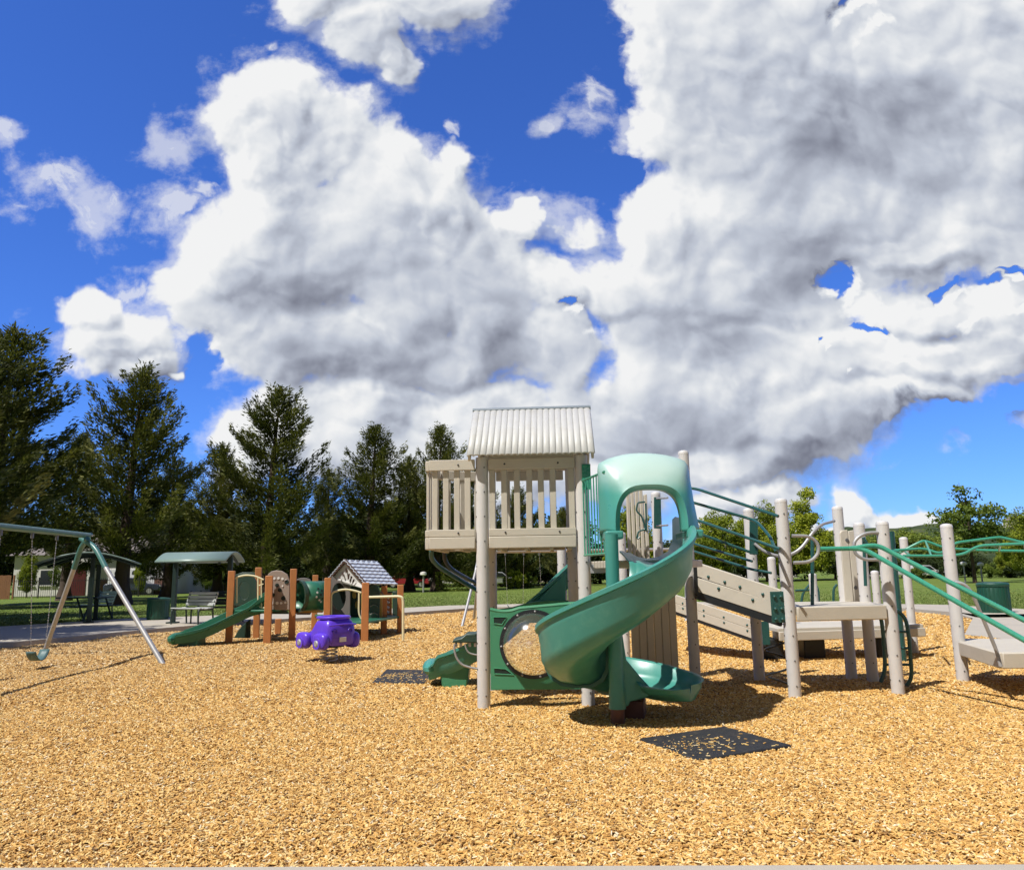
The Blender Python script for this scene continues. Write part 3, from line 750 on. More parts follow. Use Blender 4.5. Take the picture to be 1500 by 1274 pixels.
mb = MB(); q = sp_[72][0]; mb.beam((q.x - .30, q.y + .05, .04), (q.x - .02, q.y - .02, .04), .30, .30); mb.build('slide_footing', BROWNB, PS, .01)
# fin from the column to the run-out wall
mb = MB()
e_ = sp_[66][0]
mb.prism([(0, .18), (0, .95), (.06, .95), (.10, .62), (.24, .45), (.36, .32), (.30, .26), (.12, .22), (.10, .18)], -.03, .03, Matrix.Translation((SC.x - .03, SC.y - .04, 0)) @ Matrix.Rotation(R(8), 4, 'Z'))
mb.build('slide_fin', TEAL, PS, .012)

# ---- hood
HC = Vector((1.435, 8.15, 0)); HY = .12
def arch(hw, zf, zt_, ex, cxo, y, flare=0, n=40):
    out = []
    for i in range(n + 1):
        a = math.pi * (1 - i / n); ca, sa = math.cos(a), math.sin(a)
        x = math.copysign(abs(ca) ** (2 / ex), ca) * hw; h = abs(sa) ** (2 / ex)
        z = zf + (zt_ - zf) * h
        fx = (1 - h) * flare if x > 0 else 0
        out.append(Vector((HC.x + cxo + x + fx, y, z)))
    return out
N_A = 48
def outer(y, hw, zc, zp, flare, rc=.07):
    'a broad low arch on upright sides'
    pl = [Vector((-hw, 1.88))] + [Vector((-hw, zc - rc)), Vector((-hw + rc * .25, zc - rc * .2))]
    pl += [Vector((hw * k, zc + (zp - zc) * (1 - k * k))) for k in (-.8, -.6, -.4, -.2, 0, .2, .4, .6, .8)] + [Vector((hw - rc * .25, zc - rc * .2)), Vector((hw, zc - rc)), Vector((hw + flare * .45, zc - (zc - 1.88) * .55)), Vector((hw + flare, 1.88))]
    L = [0]
    for i in range(1, len(pl)): L.append(L[-1] + (pl[i] - pl[i - 1]).length)
    out = []
    for i in range(N_A + 1):
        s_ = L[-1] * i / N_A; out.append(Vector((HC.x - .045 + np.interp(s_, L, [q.x for q in pl]), y + HY, np.interp(s_, L, [q.y for q in pl]))))
    return out
def opening(y, hw, zt_, ex):
    pl = []
    for i in range(161):
        a = math.pi * (1 - i / 160); ca, sa = math.cos(a), math.sin(a)
        pl.append(Vector((math.copysign(abs(ca) ** (2 / ex), ca) * hw, 1.88 + (zt_ - 1.88) * abs(sa) ** (2 / ex))))
    L = [0]
    for i in range(1, len(pl)): L.append(L[-1] + (pl[i] - pl[i - 1]).length)
    return [Vector((HC.x - .02 + np.interp(L[-1] * i / N_A, L, [q.x for q in pl]), y + HY, np.interp(L[-1] * i / N_A, L, [q.y for q in pl]))) for i in range(N_A + 1)]
oa, ob = outer(8.50, .44, 2.64, 2.735, .10, .04), outer(8.20, .468, 2.625, 2.715, .09, .04)
o1, o2, o3 = opening(7.965, .37, 2.365, 3.0), opening(7.985, .335, 2.335, 3.0), opening(8.08, .325, 2.33, 3.0)
arcs = [oa, ob]
for k in (.12, .3, .5, .7, .88):
    w_ = k; arcs.append([ob[i].lerp(o1[i], w_) + Vector((0, -.03 * math.sin(math.pi * k), .012 * math.sin(math.pi * k))) for i in range(N_A + 1)])
arcs += [[q + Vector((0, -.012, 0)) for q in o1], o2, o3]
mb = MB(); m = len(arcs[0]); vs = [q for r_ in arcs for q in r_]
# the feet stand forward of the crown
fs = [(j * m + i, j * m + i + 1, (j + 1) * m + i + 1, (j + 1) * m + i) for j in range(len(arcs) - 1) for i in range(m - 1)]
mb.add(vs, fs); hood = mb.build('slide_hood', HOODM, PS, smooth=60, solid=.028)
mb = MB(); mb.tube([q + Vector((0, -.10, 0)) for q in arcs[0][2:-2]], .024, 8); mb.build('hood_rim', HOODM, hood)
for xs in (-1, 1):
    mb = MB()
    xa = HC.x - .50 if xs < 0 else HC.x + .335; xb = HC.x - .315 if xs < 0 else HC.x + .50
    mb.slab([(xa, 8.04), (xb, 8.04), (xb + .0, 8.66), (xa, 8.66)], 1.81, 1.895)
    mb.build('hood_foot', TEAL, hood, .02, segs=3)
# ---- barrier of pickets between tower and hood
p0_ = Vector((B.x + .0, B.y - .10, 0)); p1_ = Vector((HC.x - .47, 8.22, 0))
mb = MB(); nb = 8
for i in range(nb):
    c = p0_.lerp(p1_, (i + .2) / nb); mb.tube([c + Vector((0, 0, 1.67)), c + Vector((0, 0, 2.52))], .0075, 8)
for z in (1.67, 2.52): mb.tube([p0_ + Vector((0, 0, z)), p1_ + Vector((0, 0, z))], .014, 8)
mb.build('picket_barrier', GPIPE, PS)
mb = MB(); mb.beam((B.x + .05, B.y - .082, 2.42), (B.x + .05, B.y - .082, 2.70), .10, .012, up=(0, 1, 0)); mb.tube([(B.x + .0, B.y - .085, 2.70), (B.x + .10, B.y - .085, 2.70)], .018, 8); mb.build('bracket', GPIPE, PS)
# ---- slide deck
mb = MB(); mb.slab([(.88, 9.10), (1.00, 8.55), (1.86, 8.55), (2.20, 9.3), (2.22, 10.3), (.95, 10.3)], 1.52, 1.60); mb.build('slide_deck', PLANK, PS, .008)
mb = MB(); mb.beam((B.x + .06, B.y - .10, 1.52), (B.x + .34, B.y - .14, 1.52), .03, .10); mb.build('bracket', GALV, PS)
D4 = Vector((2.30, 10.45, 0)); post(PS, D4.x, D4.y, 3.05, .070, seed=4)
e = P(962, 760, 11.2); post(PS, e.x, e.y, P(962, 722, 11.2).z, .068, seed=1)
e = P(911, 800, 13.0); post(PS, e.x, e.y, P(911, 781, 13.0).z, .068, seed=2)
# plank climbing wall behind the deck
wl = P(918, 770, 10.75); wr = P(950, 770, 10.75)
mb = MB()
for i, hgt_ in enumerate((2.63, 2.64, 2.62, 2.66, 2.52)):
    f0 = i / 5; a = wl.lerp(wr, f0 + .02); b_ = wl.lerp(wr, f0 + .18)
    mb.prism([(a.x, -.05), (b_.x + .0, -.05), (b_.x, hgt_), (a.x, hgt_ - .01)], 10.72, 10.78)
mb.build('climbing_wall', PLANK, PS, .01)
mb = MB()
for i in range(6):
    x0 = 1.50 + i * .098; mb.prism([(x0, -.05), (x0 + .091, -.05), (x0 + .091, 1.45 - .01 * (i % 2)), (x0, 1.45)], 10.38, 10.43)
mb.build('plank_panel', PLANK, PS, .008)
mb = MB()
q = lambda px, py: P(px, py, 10.62)
mb.tube(fillet([q(945, 735), q(934, 736), q(932, 748), q(940, 756), q(946, 775), q(935, 778), q(933, 790), q(938, 786)], .03, 3), .012, 8); mb.build('grab_bar', TPIPE, PS)
mb = MB(); mb.tube(fillet([q(946, 737), q(947, 778)], .02), .012, 8); mb.build('grab_bar', TPIPE, PS)
mb = MB(); a = P(963, 728, 11.05); b_ = P(963, 774, 11.05); mb.beam(a, b_, .10, .012, up=(0, 1, 0)); mb.build('bracket', TPIPE, PS, .02)
for zz_ in (731, 741, 763, 771):
    pass
for py in (730, 770): mb = MB(); mb.tube([P(962, py, 11.0), P(978, py - 1, 10.6)], .013, 8); mb.build('grab_bar', GALV, PS)

# ---- ramp from the slide deck down to the low deck
P1 = G(1165, 1022); P7 = G(1316, 1017); P2 = G(1113, 998); P5 = G(1248, 996); P6 = G(1279, 1000); P10 = G(1411, 998); P3 = G(1140, 963); P8 = G(1340, 957)
def ztop(px, py, y): return P(px, py, y).z
for k, (q, tp, r_) in enumerate(((P1, (1147, 732), .074), (P7, (1292, 765), .074), (P2, (1102, 746), .072), (P5, (1225, 743), .072), (P6, (1257, 767), .072), (P10, (1387, 769), .076), (P3, (1131, 817), .068), (P8, (1323, 788), .068))):
    post(PS, q.x, q.y, ztop(tp[0], tp[1], q.y), r_, seed=k)
for px, pt, y, r_ in ((1190, 841, 14.6, .07), (1281, 837, 15.0, .07)):
    q = P(px, pt, y); post(PS, q.x, q.y, q.z, r_)
RL = Vector((2.35, 10.35, 0)); RR = Vector((P1.x - .085, P1.y + .02, 0))
for (a, b_, zl, zr, nm) in ((RL, RR, 1.405, 1.07, 'near'), (Vector((2.5, 11.5, 0)), Vector((P2.x - .05, P2.y + .1, 0)), 1.405, 1.07, 'far')):
    for dz, h in ((.098, .172), (-.098, .172)):
        mb = MB(); mb.beam(a + Vector((0, 0, zl + dz)), b_ + Vector((0, 0, zr + dz * .85)), .05, h)
        if nm == 'near':
            mb.mi = 1; n_ = (b_ - a).normalized(); nn = Vector((n_.y, -n_.x, 0))
            for f in (.18, .38, .56, .82) if dz > 0 else (.30, .70, .93):
                c = a.lerp(b_, f) + Vector((0, 0, zl + (zr - zl) * f + dz * .55)) + nn * .025; mb.tube([c, c + nn * .02], [.022, .015], 8)
        mb.build('ramp_side_board', [PLANK, TPIPE], PS, .006)
mb = MB()
vs = [RL + Vector((.0, .03, 1.27)), RR + Vector((0, .03, .955)), Vector((P2.x - .05, P2.y + .05, .955)), Vector((2.5, 11.45, 1.27))]
mb.add(vs + [v - Vector((0, 0, .05)) for v in vs], [(0, 1, 2, 3), (7, 6, 5, 4), (0, 4, 5, 1), (1, 5, 6, 2), (2, 6, 7, 3), (3, 7, 4, 0)]); mb.build('ramp_deck', DARKST, PS)
a, b_ = RL + Vector((0, .01, 1.165)), RR + Vector((0, .01, .855))
mb = MB(); mb.beam(a, b_, .05, .09); mb.build('ramp_edge_angle', DARKST, PS)
mb = MB(); mb.beam((P1.x - .14, P1.y - .035, .86), (P1.x - .14, P1.y - .035, 1.22), .16, .014, up=(0, 1, 0))
for z in (.90, 1.02, 1.16):
    for dx in (-.035, .04): mb.ball((P1.x - .14 + dx, P1.y - .05, z), .022, 8, 5)
mb.build('bracket', TPIPE, PS, .004)
mb = MB(); mb.beam((RL.x + .02, RL.y - .04, 1.17), (RL.x + .02, RL.y - .04, 1.52), .10, .02, up=(0, 1, 0)); mb.build('bracket', DARKST, PS, .004)
# rails beside the ramp
def rail(px_pts, ys, r=.019, m=TPIPE, name='handrail', fr_=.10):
    pts = [P(q[0], q[1], y) for q, y in zip(px_pts, ys)]
    mb = MB(); mb.tube(fillet(pts, fr_, 5), r, 10); return mb.build(name, m, PS)
rail([(1003, 714), (1021, 716), (1140, 756)], [10.35, 10.25, 9.15])
rail([(1005, 733), (1100, 760), (1111, 766), (1128, 786), (1137, 808)], [10.4, 10.2, 10.0, 9.6, 9.3])
rail([(1015, 761), (1025, 763), (1142, 804)], [10.35, 10.2, 9.15])
rail([(1012, 777), (1106, 811)], [10.6, 10.35])
rail([(1012, 795), (1102, 822)], [11.4, 10.5], .017)
rail([(1012, 806), (1102, 834), (1130, 839)], [11.4, 10.5, 10.3], .017)
rail([(1105, 796), (1120, 808), (1140, 815), (1160, 812), (1175, 802), (1190, 780), (1203, 768), (1222, 763)], [10.3, 10.25, 10.2, 10.2, 10.2, 10.2, 10.3, 10.5], .02, GALV)
rail([(1190, 786), (1190, 897)], [10.0, 10.0], .022)
mb = MB(); mb.beam(P(1104, 759, 10.33), P(1104, 812, 10.33), .11, .014, up=(0, 1, 0)); mb.build('bracket', TPIPE, PS, .02)
# D-shaped grab loops
rail([(1160, 784.5), (1187, 785), (1199, 797), (1199, 811), (1187, 823), (1162, 824)], [P1.y - .02] * 6, .02, GALV, 'grab_loop', .09)
rail([(1296, 780), (1268, 780), (1251, 791), (1251, 810), (1266, 820), (1298, 819)], [P7.y - .02] * 6, .02, GALV, 'grab_loop', .09)
rail([(1265, 787), (1268, 858)], [10.1, 10.1], .02)
rail([(1264, 787), (1272, 800)], [10.05, 10.05], .02)
# low deck
mb = MB()
zd = 1.0
poly = [(P1.x + .02, P1.y - .035), (P7.x - .02, P7.y - .035), (P6.x + .05, P6.y), (P5.x, P5.y + .02), (P2.x, P2.y)]
mb.slab(poly, zd - .02, zd + .035); mb.build('low_deck', PLANK, PS, .006)
mb = MB(); mb.beam((P1.x + .075, P1.y - .05, zd - .045), (P7.x - .075, P7.y - .05, zd - .045), .05, .165); mb.build('fascia_board', PLANK, PS, .012)
mb = MB(); mb.beam((P2.x + .075, P2.y, zd - .07), (P5.x - .075, P5.y, zd - .07), .05, .14); mb.build('fascia_board', PLANK, PS, .012)
# plank panel between its rear posts
x0, x1 = P(1228, 800, P5.y).x, P(1246, 800, P5.y).x
zt_ = ztop(1235, 776, P5.y - .05)
mb = MB()
mb.prism([(x0, 1.03), (x0 + .11, 1.03), (x0 + .11, zt_), (x0 + .03, zt_ - .01), (x0, zt_ - .05)], P5.y - .09, P5.y - .05)
mb.prism([(x0 + .116, 1.03), (x0 + .23, 1.03), (x0 + .23, zt_ - .03), (x0 + .19, zt_ - .005), (x0 + .116, zt_ - .02)], P5.y - .09, P5.y - .05)
pp = mb.build('plank_panel', PLANK, PS, .008)
for bp in [(x0 + .09, P5.y - .09, zt_ - .14), (x0 + .15, P5.y - .09, zt_ - .78)]: mb = MB(); bolt_row(mb, [bp], (0, -1, 0), .028); mb.build('climbing_hold', BOLT, pp)
# ladder rails at the right of the low deck
rail([(1287, 896), (1291, 906), (1294, 930), (1297, 980), (1290, 999)], [P7.y + .45] * 5, .024, TPIPE, 'ladder_rail', .12)
rail([(1313, 893), (1326, 904), (1331, 926), (1336, 992), (1328, 1004)], [P7.y + .35] * 5, .024, TPIPE, 'ladder_rail', .12)
for k in range(3):
    rail([(1293 + k * 2, 925 + k * 24), (1330 + k * 2, 925 + k * 24)], [P7.y + .45, P7.y + .35], .016, TPIPE, 'ladder_rung')
# curled climber behind the near post
mb = MB(); cpt = []
for k in range(40):
    a = k / 39 * 4 * math.pi; cpt.append((P1.x - .02 + .16 * math.cos(a), P1.y + .42 + .16 * math.sin(a), .05 + .62 * k / 39))
mb.tube(cpt, .014, 8); mb.build('corkscrew_climber', DARKST, PS)
# pair of sliding rails
rail([(1196, 804), (1252, 803), (1270, 799), (1287, 799), (1308, 810), (1500, 908), (1660, 990)], [9.55, 9.5, 9.42, 9.38, 9.3, 8.35, 7.7], .028, GPIPE, 'sliding_rail', .12)
rail([(1244, 803), (1266, 804), (1500, 937), (1640, 1016)], [9.5, 9.45, 7.95, 7.3], .028, GPIPE, 'sliding_rail', .12)
rail([(1398, 852), (1413, 855), (1424, 868), (1460, 953), (1466, 976)], [9.0, 8.95, 8.93, 8.98, 8.95], .02, GALV, 'rail_leg', .09)
# step platform on the right
q0 = Vector((P10.x + .02, P10.y - .08, 0)); zs = .42
zs = P(1440, 950, 9.9).z
mb = MB(); poly = [(P10.x - .03, P10.y - .085), (P(1466, 976, 9.2).x, 9.22), (8.1, 9.2), (8.5, 10.3), (P10.x + .2, P10.y + .35)]
mb.slab(poly, zs - .02, zs + .03); mb.build('step_platform', PLANK, PS, .006)
mb = MB(); mb.beam((poly[0][0], poly[0][1], zs - .06), (poly[1][0], poly[1][1] - .03, zs - .06), .05, .17); mb.beam((poly[1][0] + .02, poly[1][1] - .03, zs - .06), (8.1, 9.17, zs - .06), .05, .17); mb.build('fascia_board', PLANK, PS, .01)
post(PS, 7.9, 10.0, 2.0, .076, seed=2)
post(PS, 6.9, 9.6, zs - .02, .076, bolts=False, cap=False)
# overhead wavy ladder
ra = [(1323, 814, 11.6), (1380, 814, 11.5), (1412, 812, 11.4), (1433, 799, 11.3), (1500, 796, 11.1), (1560, 797, 10.9), (1640, 800, 10.7)]
rb = [(1312, 812, 12.6), (1349, 793, 12.5), (1356, 792, 12.5), (1385, 803, 12.4), (1440, 806, 12.3), (1500, 807, 12.1), (1640, 806, 11.8)]
rc = [(1310, 806, 12.0), (1355, 803, 12.0), (1378, 812, 11.9), (1398, 795, 11.9), (1460, 787, 11.8), (1468, 787, 11.8), (1500, 795, 11.7), (1640, 803, 11.4)]
for rr in (ra, rb, rc): rail([(x, y) for x, y, _ in rr], [d for _, _, d in rr], .021, GPIPE, 'overhead_rail', .10)
for k in range(9):
    u = .04 + k * .11
    def at_(rr, u):
        xs_ = [P(*q).x for q in rr]; x = xs_[0] + (xs_[-1] - xs_[0]) * u; i = max(j for j in range(len(xs_) - 1) if xs_[j] <= x + 1e-9); a, b_ = P(*rr[i]), P(*rr[i + 1]); return a.lerp(b_, (x - a.x) / (b_.x - a.x))
    mb = MB(); mb.tube([at_(ra, u), at_(rb, u)], .015, 8); mb.build('overhead_rung', GPIPE, PS)
rail([(1300, 806), (1316, 808)], [11.5, 11.6], .02, GPIPE)
mb = MB(); q = P(1310, 840, 12.9); mb.tube([(q.x, q.y, 0), (q.x, q.y, 2.05)], .06, 14); mb.build('overhead_post', TPIPE, PS)
# ---- second ramp and deck behind
a, b_ = P(975, 878, 14.6), P(1122, 928, 13.0)
for dz in (.075, -.075):
    mb = MB(); mb.beam(a + Vector((0, 0, dz)), b_ + Vector((0, 0, dz)), .05, .142); mb.mi = 1; bb = mb; n_ = (b_ - a).normalized(); nn = Vector((n_.y, -n_.x, 0)).normalized()
    bolt_row(bb, [a.lerp(b_, f) + Vector((0, 0, dz * .6)) + nn * .025 for f in (.2, .42, .62, .84)], nn, .022); mb.build('ramp_side_board', [PLANK, TPIPE], PS, .006)
mb = MB(); mb.beam(a + Vector((0, .0, -.175)), b_ + Vector((0, 0, -.175)), .05, .05); mb.build('ramp_edge_angle', DARKST, PS)
mb = MB(); vs = [a + Vector((0, .04, -.1)), b_ + Vector((0, .04, -.1)), b_ + Vector((.3, 1.1, -.1)), a + Vector((.3, 1.1, -.1))]; mb.add(vs, [(0, 1, 2, 3)]); mb.build('ramp_deck', PLANK, PS)
l0, l1 = P(1140, 926, 12.9), P(1345, 930, 13.5)
z2 = l0.z
mb = MB(); mb.slab([(l0.x, 12.9), (l1.x, 13.3), (l1.x, 14.6), (l0.x, 14.4)], z2, z2 + .06); mb.build('low_deck', PLANK, PS, .006)
mb = MB(); mb.beam((l0.x, 12.87, z2 - .06), (l1.x, 13.27, z2 - .06), .05, .14); mb.build('fascia_board', PLANK, PS, .01)
mb = MB()
for px in (1125, 1185, 1290): q = P(px, 940, 13.6); mb = MB(); mb.box((q.x, q.y, z2 / 2 - .1), (.35, .5, z2 - .1)); mb.build('deck_footing', DARKST, PS, .02)
mb = MB(); q = P(1121, 920, 12.85); mb.beam((q.x, q.y, z2 - .18), (q.x, q.y, z2 + .18), .12, .014, up=(0, 1, 0)); mb.build('bracket', TPIPE, PS)
# low wavy hoops beyond the decks
for pts_, y in (([(1172, 897), (1176, 868), (1186, 856)], 16.5), ([(1195, 856), (1199, 866), (1200, 895)], 16.5), ([(1165, 865), (1186, 864)], 16.5), ([(1221, 895), (1221, 862), (1226, 856)], 16.5)):
    rail(pts_, [y] * len(pts_), .025, TPIPE, 'hoop')

# ---- double slide at the back of the tower, running out to the left
SB = [P(835, 838, 10.9), P(790, 880, 10.9), P(742, 922, 10.95), P(700, 948, 11.0), P(672, 962, 11.05), P(646, 970, 11.1), P(630, 974, 11.1)]
SBs = smoothpath(SB, 5)
prof2 = [(-.34, .24), (-.34, .20), (-.30, .18), (-.28, .02), (-.22, -.05), (.22, -.05), (.28, .02), (.30, .18), (.34, .20), (.34, .24), (.28, .24), (.24, .05), (.03, .03), (.0, .09), (-.03, .03), (-.24, .05), (-.28, .24)]
rings = []
for i, p in enumerate(SBs):
    t_ = (SBs[min(i + 1, len(SBs) - 1)] - SBs[max(i - 1, 0)]); t_.z = 0; t_.normalize(); n_ = Vector((t_.y, -t_.x, 0)); k = i / (len(SBs) - 1)
    hs = 1.0 - .45 * max(0, (k - .8) / .2)
    rings.append([p + n_ * s_ * 1.0 + Vector((0, 0, (h_ * hs if h_ > 0 else h_) - .12)) for s_, h_ in prof2])
m = len(prof2); vs = [v for r_ in rings for v in r_]; fs = [(i * m + k, i * m + (k + 1) % m, (i + 1) * m + (k + 1) % m, (i + 1) * m + k) for i in range(len(rings) - 1) for k in range(m)]
fs += [tuple(range(m)), tuple((len(rings) - 1) * m + k for k in range(m))]
mb = MB(); mb.add(vs, fs); mb.build('straight_slide', TEAL, PS, smooth=40, sub=0)
mb = MB(); pe = SBs[-1]; mb.ball((pe.x + .02, pe.y, pe.z - .02), .34, 16, 8, (.35, 1.02, .32)); mb.build('straight_slide_lip', TEAL, PS)
mb = MB(); q = P(665, 975, 11.1); mb.prism([(q.x - .20, .22 + .12), (q.x + .24, .35), (q.x + .18, -.05), (q.x - .13, -.05)], 10.85, 11.35); mb.build('slide_footing', GREEN, PS, .02)
mb = MB(); y_ = 10.55
mb.prism([(P(829, 836, y_).x, P(829, 836, y_).z), (P(829, 882, y_).x, P(829, 882, y_).z), (P(786, 882, y_).x, P(786, 882, y_).z)], y_, y_ + .05); mb.build('slide_wing', TEAL, PS, .012)
mb = MB(); pts_ = [P(x, y, 10.3) for x, y in ((724, 893), (750, 889), (775, 882), (800, 879), (836, 879), (836, 912), (724, 912))]
mb.prism([(q.x, q.z) for q in pts_], 10.28, 10.33); mb.build('side_panel', GREEN, PS, .01)
# small play counter by the slide
y_ = 10.35
mb = MB(); c0 = [P(x, y, y_) for x, y in ((662, 941), (664, 937), (676, 934), (683, 928), (704, 928), (708, 941))]
mb.prism([(q.x, q.z) for q in c0], y_ - .02, y_ + .42); ct = mb.build('play_counter', DKGREEN, PS, .012)
for px in (668, 675, 688, 696):
    q = P(px, 944, y_); mb = MB(); mb.box((q.x, q.y + .02, q.z), (.035, .02, .055)); mb.build('counter_bracket', CAPM, ct, .01)
mb = MB(); mb.tube(smoothpath([P(x, y, y_ - .05) for x, y in ((666, 943), (666, 953), (670, 965), (679, 974), (698, 979), (712, 981))], 5), .014, 8); mb.build('counter_rail', GALV, PS)
mb = MB(); mb.tube(smoothpath([P(x, y, y_ + .0) for x, y in ((681, 943), (684, 952), (690, 957), (706, 960))], 5), .010, 8); mb.build('counter_rail', GALV, PS)
q = P(712, 950, 10.6); mb = MB(); mb.box((q.x + .06, q.y, .32), (.12, .12, .74)); mb.build('counter_leg', DKGREEN, PS, .01)
# rails of the climber under the bay
mb = MB(); mb.tube(smoothpath([P(x, y, d) for x, y, d in ((632, 806, 9.6), (633, 818, 9.7), (645, 831, 9.9), (672, 848, 10.2), (697, 863, 10.5), (720, 878, 10.8))], 6), .030, 10); mb.build('climber_rail', TPIPE, PS)
mb = MB(); mb.tube(smoothpath([P(x, y, d) for x, y, d in ((651, 808, 10.2), (653, 822, 10.3), (664, 835, 10.5), (690, 850, 10.9), (715, 862, 11.2))], 6), .028, 10); mb.build('climber_rail', DARKST, PS)
q = P(824, 860, 11.6); post(PS, q.x, q.y, 1.9, .066, seed=1)

# ------------------------------------------------------------------ rubber mats
def rubber_mat(corners, label, chips_n, seed):
    mb = MB(); mb.slab([(c.x, c.y) for c in corners], -.02, .032)
    o = mb.build('rubber_mat', RUBBER, None, .012, smooth=30); tag(o, label, 'mat')
    r2 = np.random.default_rng(seed)
    a, b_, c, d = [np.array((q.x, q.y)) for q in corners]
    u = np.clip(r2.normal(.62, .20, chips_n), .03, .97); v = np.clip(r2.normal(.45, .25, chips_n), .03, .97)
    xy = (a[None] * ((1 - u) * (1 - v))[:, None] + b_[None] * (u * (1 - v))[:, None] + c[None] * (u * v)[:, None] + d[None] * ((1 - u) * v)[:, None])
    tag(chip_mesh('wood_chips', xy[:, 0], xy[:, 1], np.full(chips_n, .036), r2.uniform(.35, .7, chips_n), r2.uniform(.4, 1, chips_n), .06), 'wood chips scattered over the mat', 'wood chips', kind='stuff')
    return o
rubber_mat([G(937, 1086), G(1020, 1118), G(1160, 1096), G(1062, 1068)], 'square black rubber mat strewn with chips in front of the spiral slide exit', 85, 3)
rubber_mat([G(545, 1002), G(622, 1003), G(640, 984), G(566, 983)], 'black rubber mat half buried in chips at the end of the straight slide', 60, 4)
# ------------------------------------------------------------------ toddler play structure
TBROWN = mat('brown_square_post', (.50, .20, .065), .55, .10, 3.0, .1, 60, dirt=(.30, .10, .03), dirt_amt=.3)
TAN2 = mat('taupe_panel_plastic', (.30, .235, .19), .55, .08, 3.0)
TAUPE = mat('grey_taupe_panel_plastic', (.19, .165, .15), .55, .08, 3.0)
CREAM = mat('cream_painted_pipe', (.75, .68, .42), .35, .05)
YELP = mat('mustard_panel_plastic', (.52, .33, .08), .5, .08)
WHITEP = mat('white_plastic', (.74, .72, .68), .5, .06)
SHINGB = mat('blue_grey_shingle_plastic', (.57, .62, .69), .5, .08, 4.0)
TIMB = mat('dark_timber_plastic', (.07, .035, .022), .55, .1)
TGREEN = mat('dark_green_slide_plastic', (.028, .15, .085), .4, .08)
TS = empty('toddler_play_structure', (0, 0, 0), 0, 'small toddler play structure with brown square posts, tunnel and little roofed house', 'playground')
def tpost(px, py, top, y=None, s=.15):
    q = G(px, py) if y is None else Vector((P(px, 900, y).x, y, 0))
    zt_ = P(px, top, q.y).z
    mb = MB(); mb.box((q.x, q.y, (zt_ - .1) / 2), (s, s, zt_ + .1), R(12)); mb.build('post', TBROWN, TS, .012); return q
a1 = tpost(335, 942, 836); a2 = tpost(391, 942.5, 843, s=.16); a3 = tpost(427, 938, 833); a4 = tpost(375, 934, 831)
a5 = tpost(407, 929, 906)
b1 = tpost(478, 938, 846); b2_ = tpost(534, 940, 853, s=.16); b3 = tpost(460, 924, 842); b4 = tpost(562, 930, 858); b5 = tpost(586, 928, 856)
zd = .74
for poly, nm in (([a1, a2, a3, a4], 'a'), ([b1, b2_, b5, b4 + Vector((-.3, 1.6, 0)), b3], 'b')):
    zq = zd if nm == 'a' else .44; mb = MB(); mb.slab([(p.x, p.y) for p in poly], zq - .05, zq); mb.build('deck', TGREEN, TS, .01)
# slide running out to the left
ys0 = 18.45
SB = smoothpath([P(392, 893, 18.7), P(362, 900, 18.5), P(330, 914, 18.2), P(298, 929, 17.9), P(274, 937, 17.7), P(256, 938.5, 17.6)], 4)
prof3 = [(-.36, .20), (-.36, .14), (-.31, .12), (-.28, -.04), (.28, -.04), (.31, .12), (.36, .14), (.36, .20), (.30, .20), (.25, .02), (-.25, .02), (-.30, .20)]
rings = []
for i, p in enumerate(SB):
    t_ = SB[min(i + 1, len(SB) - 1)] - SB[max(i - 1, 0)]; t_.z = 0; t_.normalize(); n_ = Vector((t_.y, -t_.x, 0)); k = i / (len(SB) - 1)
    hs = 1.0 + 1.1 * max(0, 1 - k / .22) - .25 * max(0, (k - .8) / .2)
    rings.append([p + n_ * s_ + Vector((0, 0, h_ * hs if h_ > 0 else h_)) for s_, h_ in prof3])
m = len(prof3); fs = [(i * m + k, i * m + (k + 1) % m, (i + 1) * m + (k + 1) % m, (i + 1) * m + k) for i in range(len(rings) - 1) for k in range(m)] + [tuple(range(m)), tuple((len(rings) - 1) * m + k for k in range(m))]
mb = MB(); mb.add([v for r_ in rings for v in r_], fs); sl2 = mb.build('slide', TGREEN, TS, smooth=40)
mb = MB(); pe = SB[-1]; mb.ball((pe.x + .03, pe.y, pe.z + .05), .36, 14, 8, (.36, 1.0, .36)); mb.build('slide_lip', TGREEN, sl2)
mb = MB(); q = G(273, 946); mb.box((q.x + .12, q.y, .08), (.42, .5, .30)); mb.build('slide_footing', TGREEN, sl2, .02)
def panel(poly, y, th, m, name, parent=TS, bev=.012):
    pts = [P(px, py, y) for px, py in poly]; mb = MB(); mb.prism([(q.x, q.z) for q in pts], y - th / 2, y + th / 2); return mb.build(name, m, parent, bev)
def ell(cx_, cy_, rx, ry, n=20): return [(cx_ + rx * math.cos(2 * math.pi * i / n), cy_ + ry * math.sin(2 * math.pi * i / n)) for i in range(n)]
def holed(outline, hole, y, th, m, name):
    'a panel whose outline has as many points as its hole'
    n = len(hole); mb = MB(); O = [P(*q, y) for q in outline]; Hh = [P(*q, y) for q in hole]
    vs = []
    for yy in (y - th / 2, y + th / 2): vs += [(q.x, yy, q.z) for q in O] + [(q.x, yy, q.z) for q in Hh]
    fs = []
    for i in range(n):
        j = (i + 1) % n; fs += [(i, j, n + j, n + i), (2 * n + i, 3 * n + i, 3 * n + j, 2 * n + j), (i, 2 * n + i, 2 * n + j, j), (n + i, n + j, 3 * n + j, 3 * n + i)]
    mb.add(vs, fs); return mb.build(name, m, TS, .006, smooth=20)
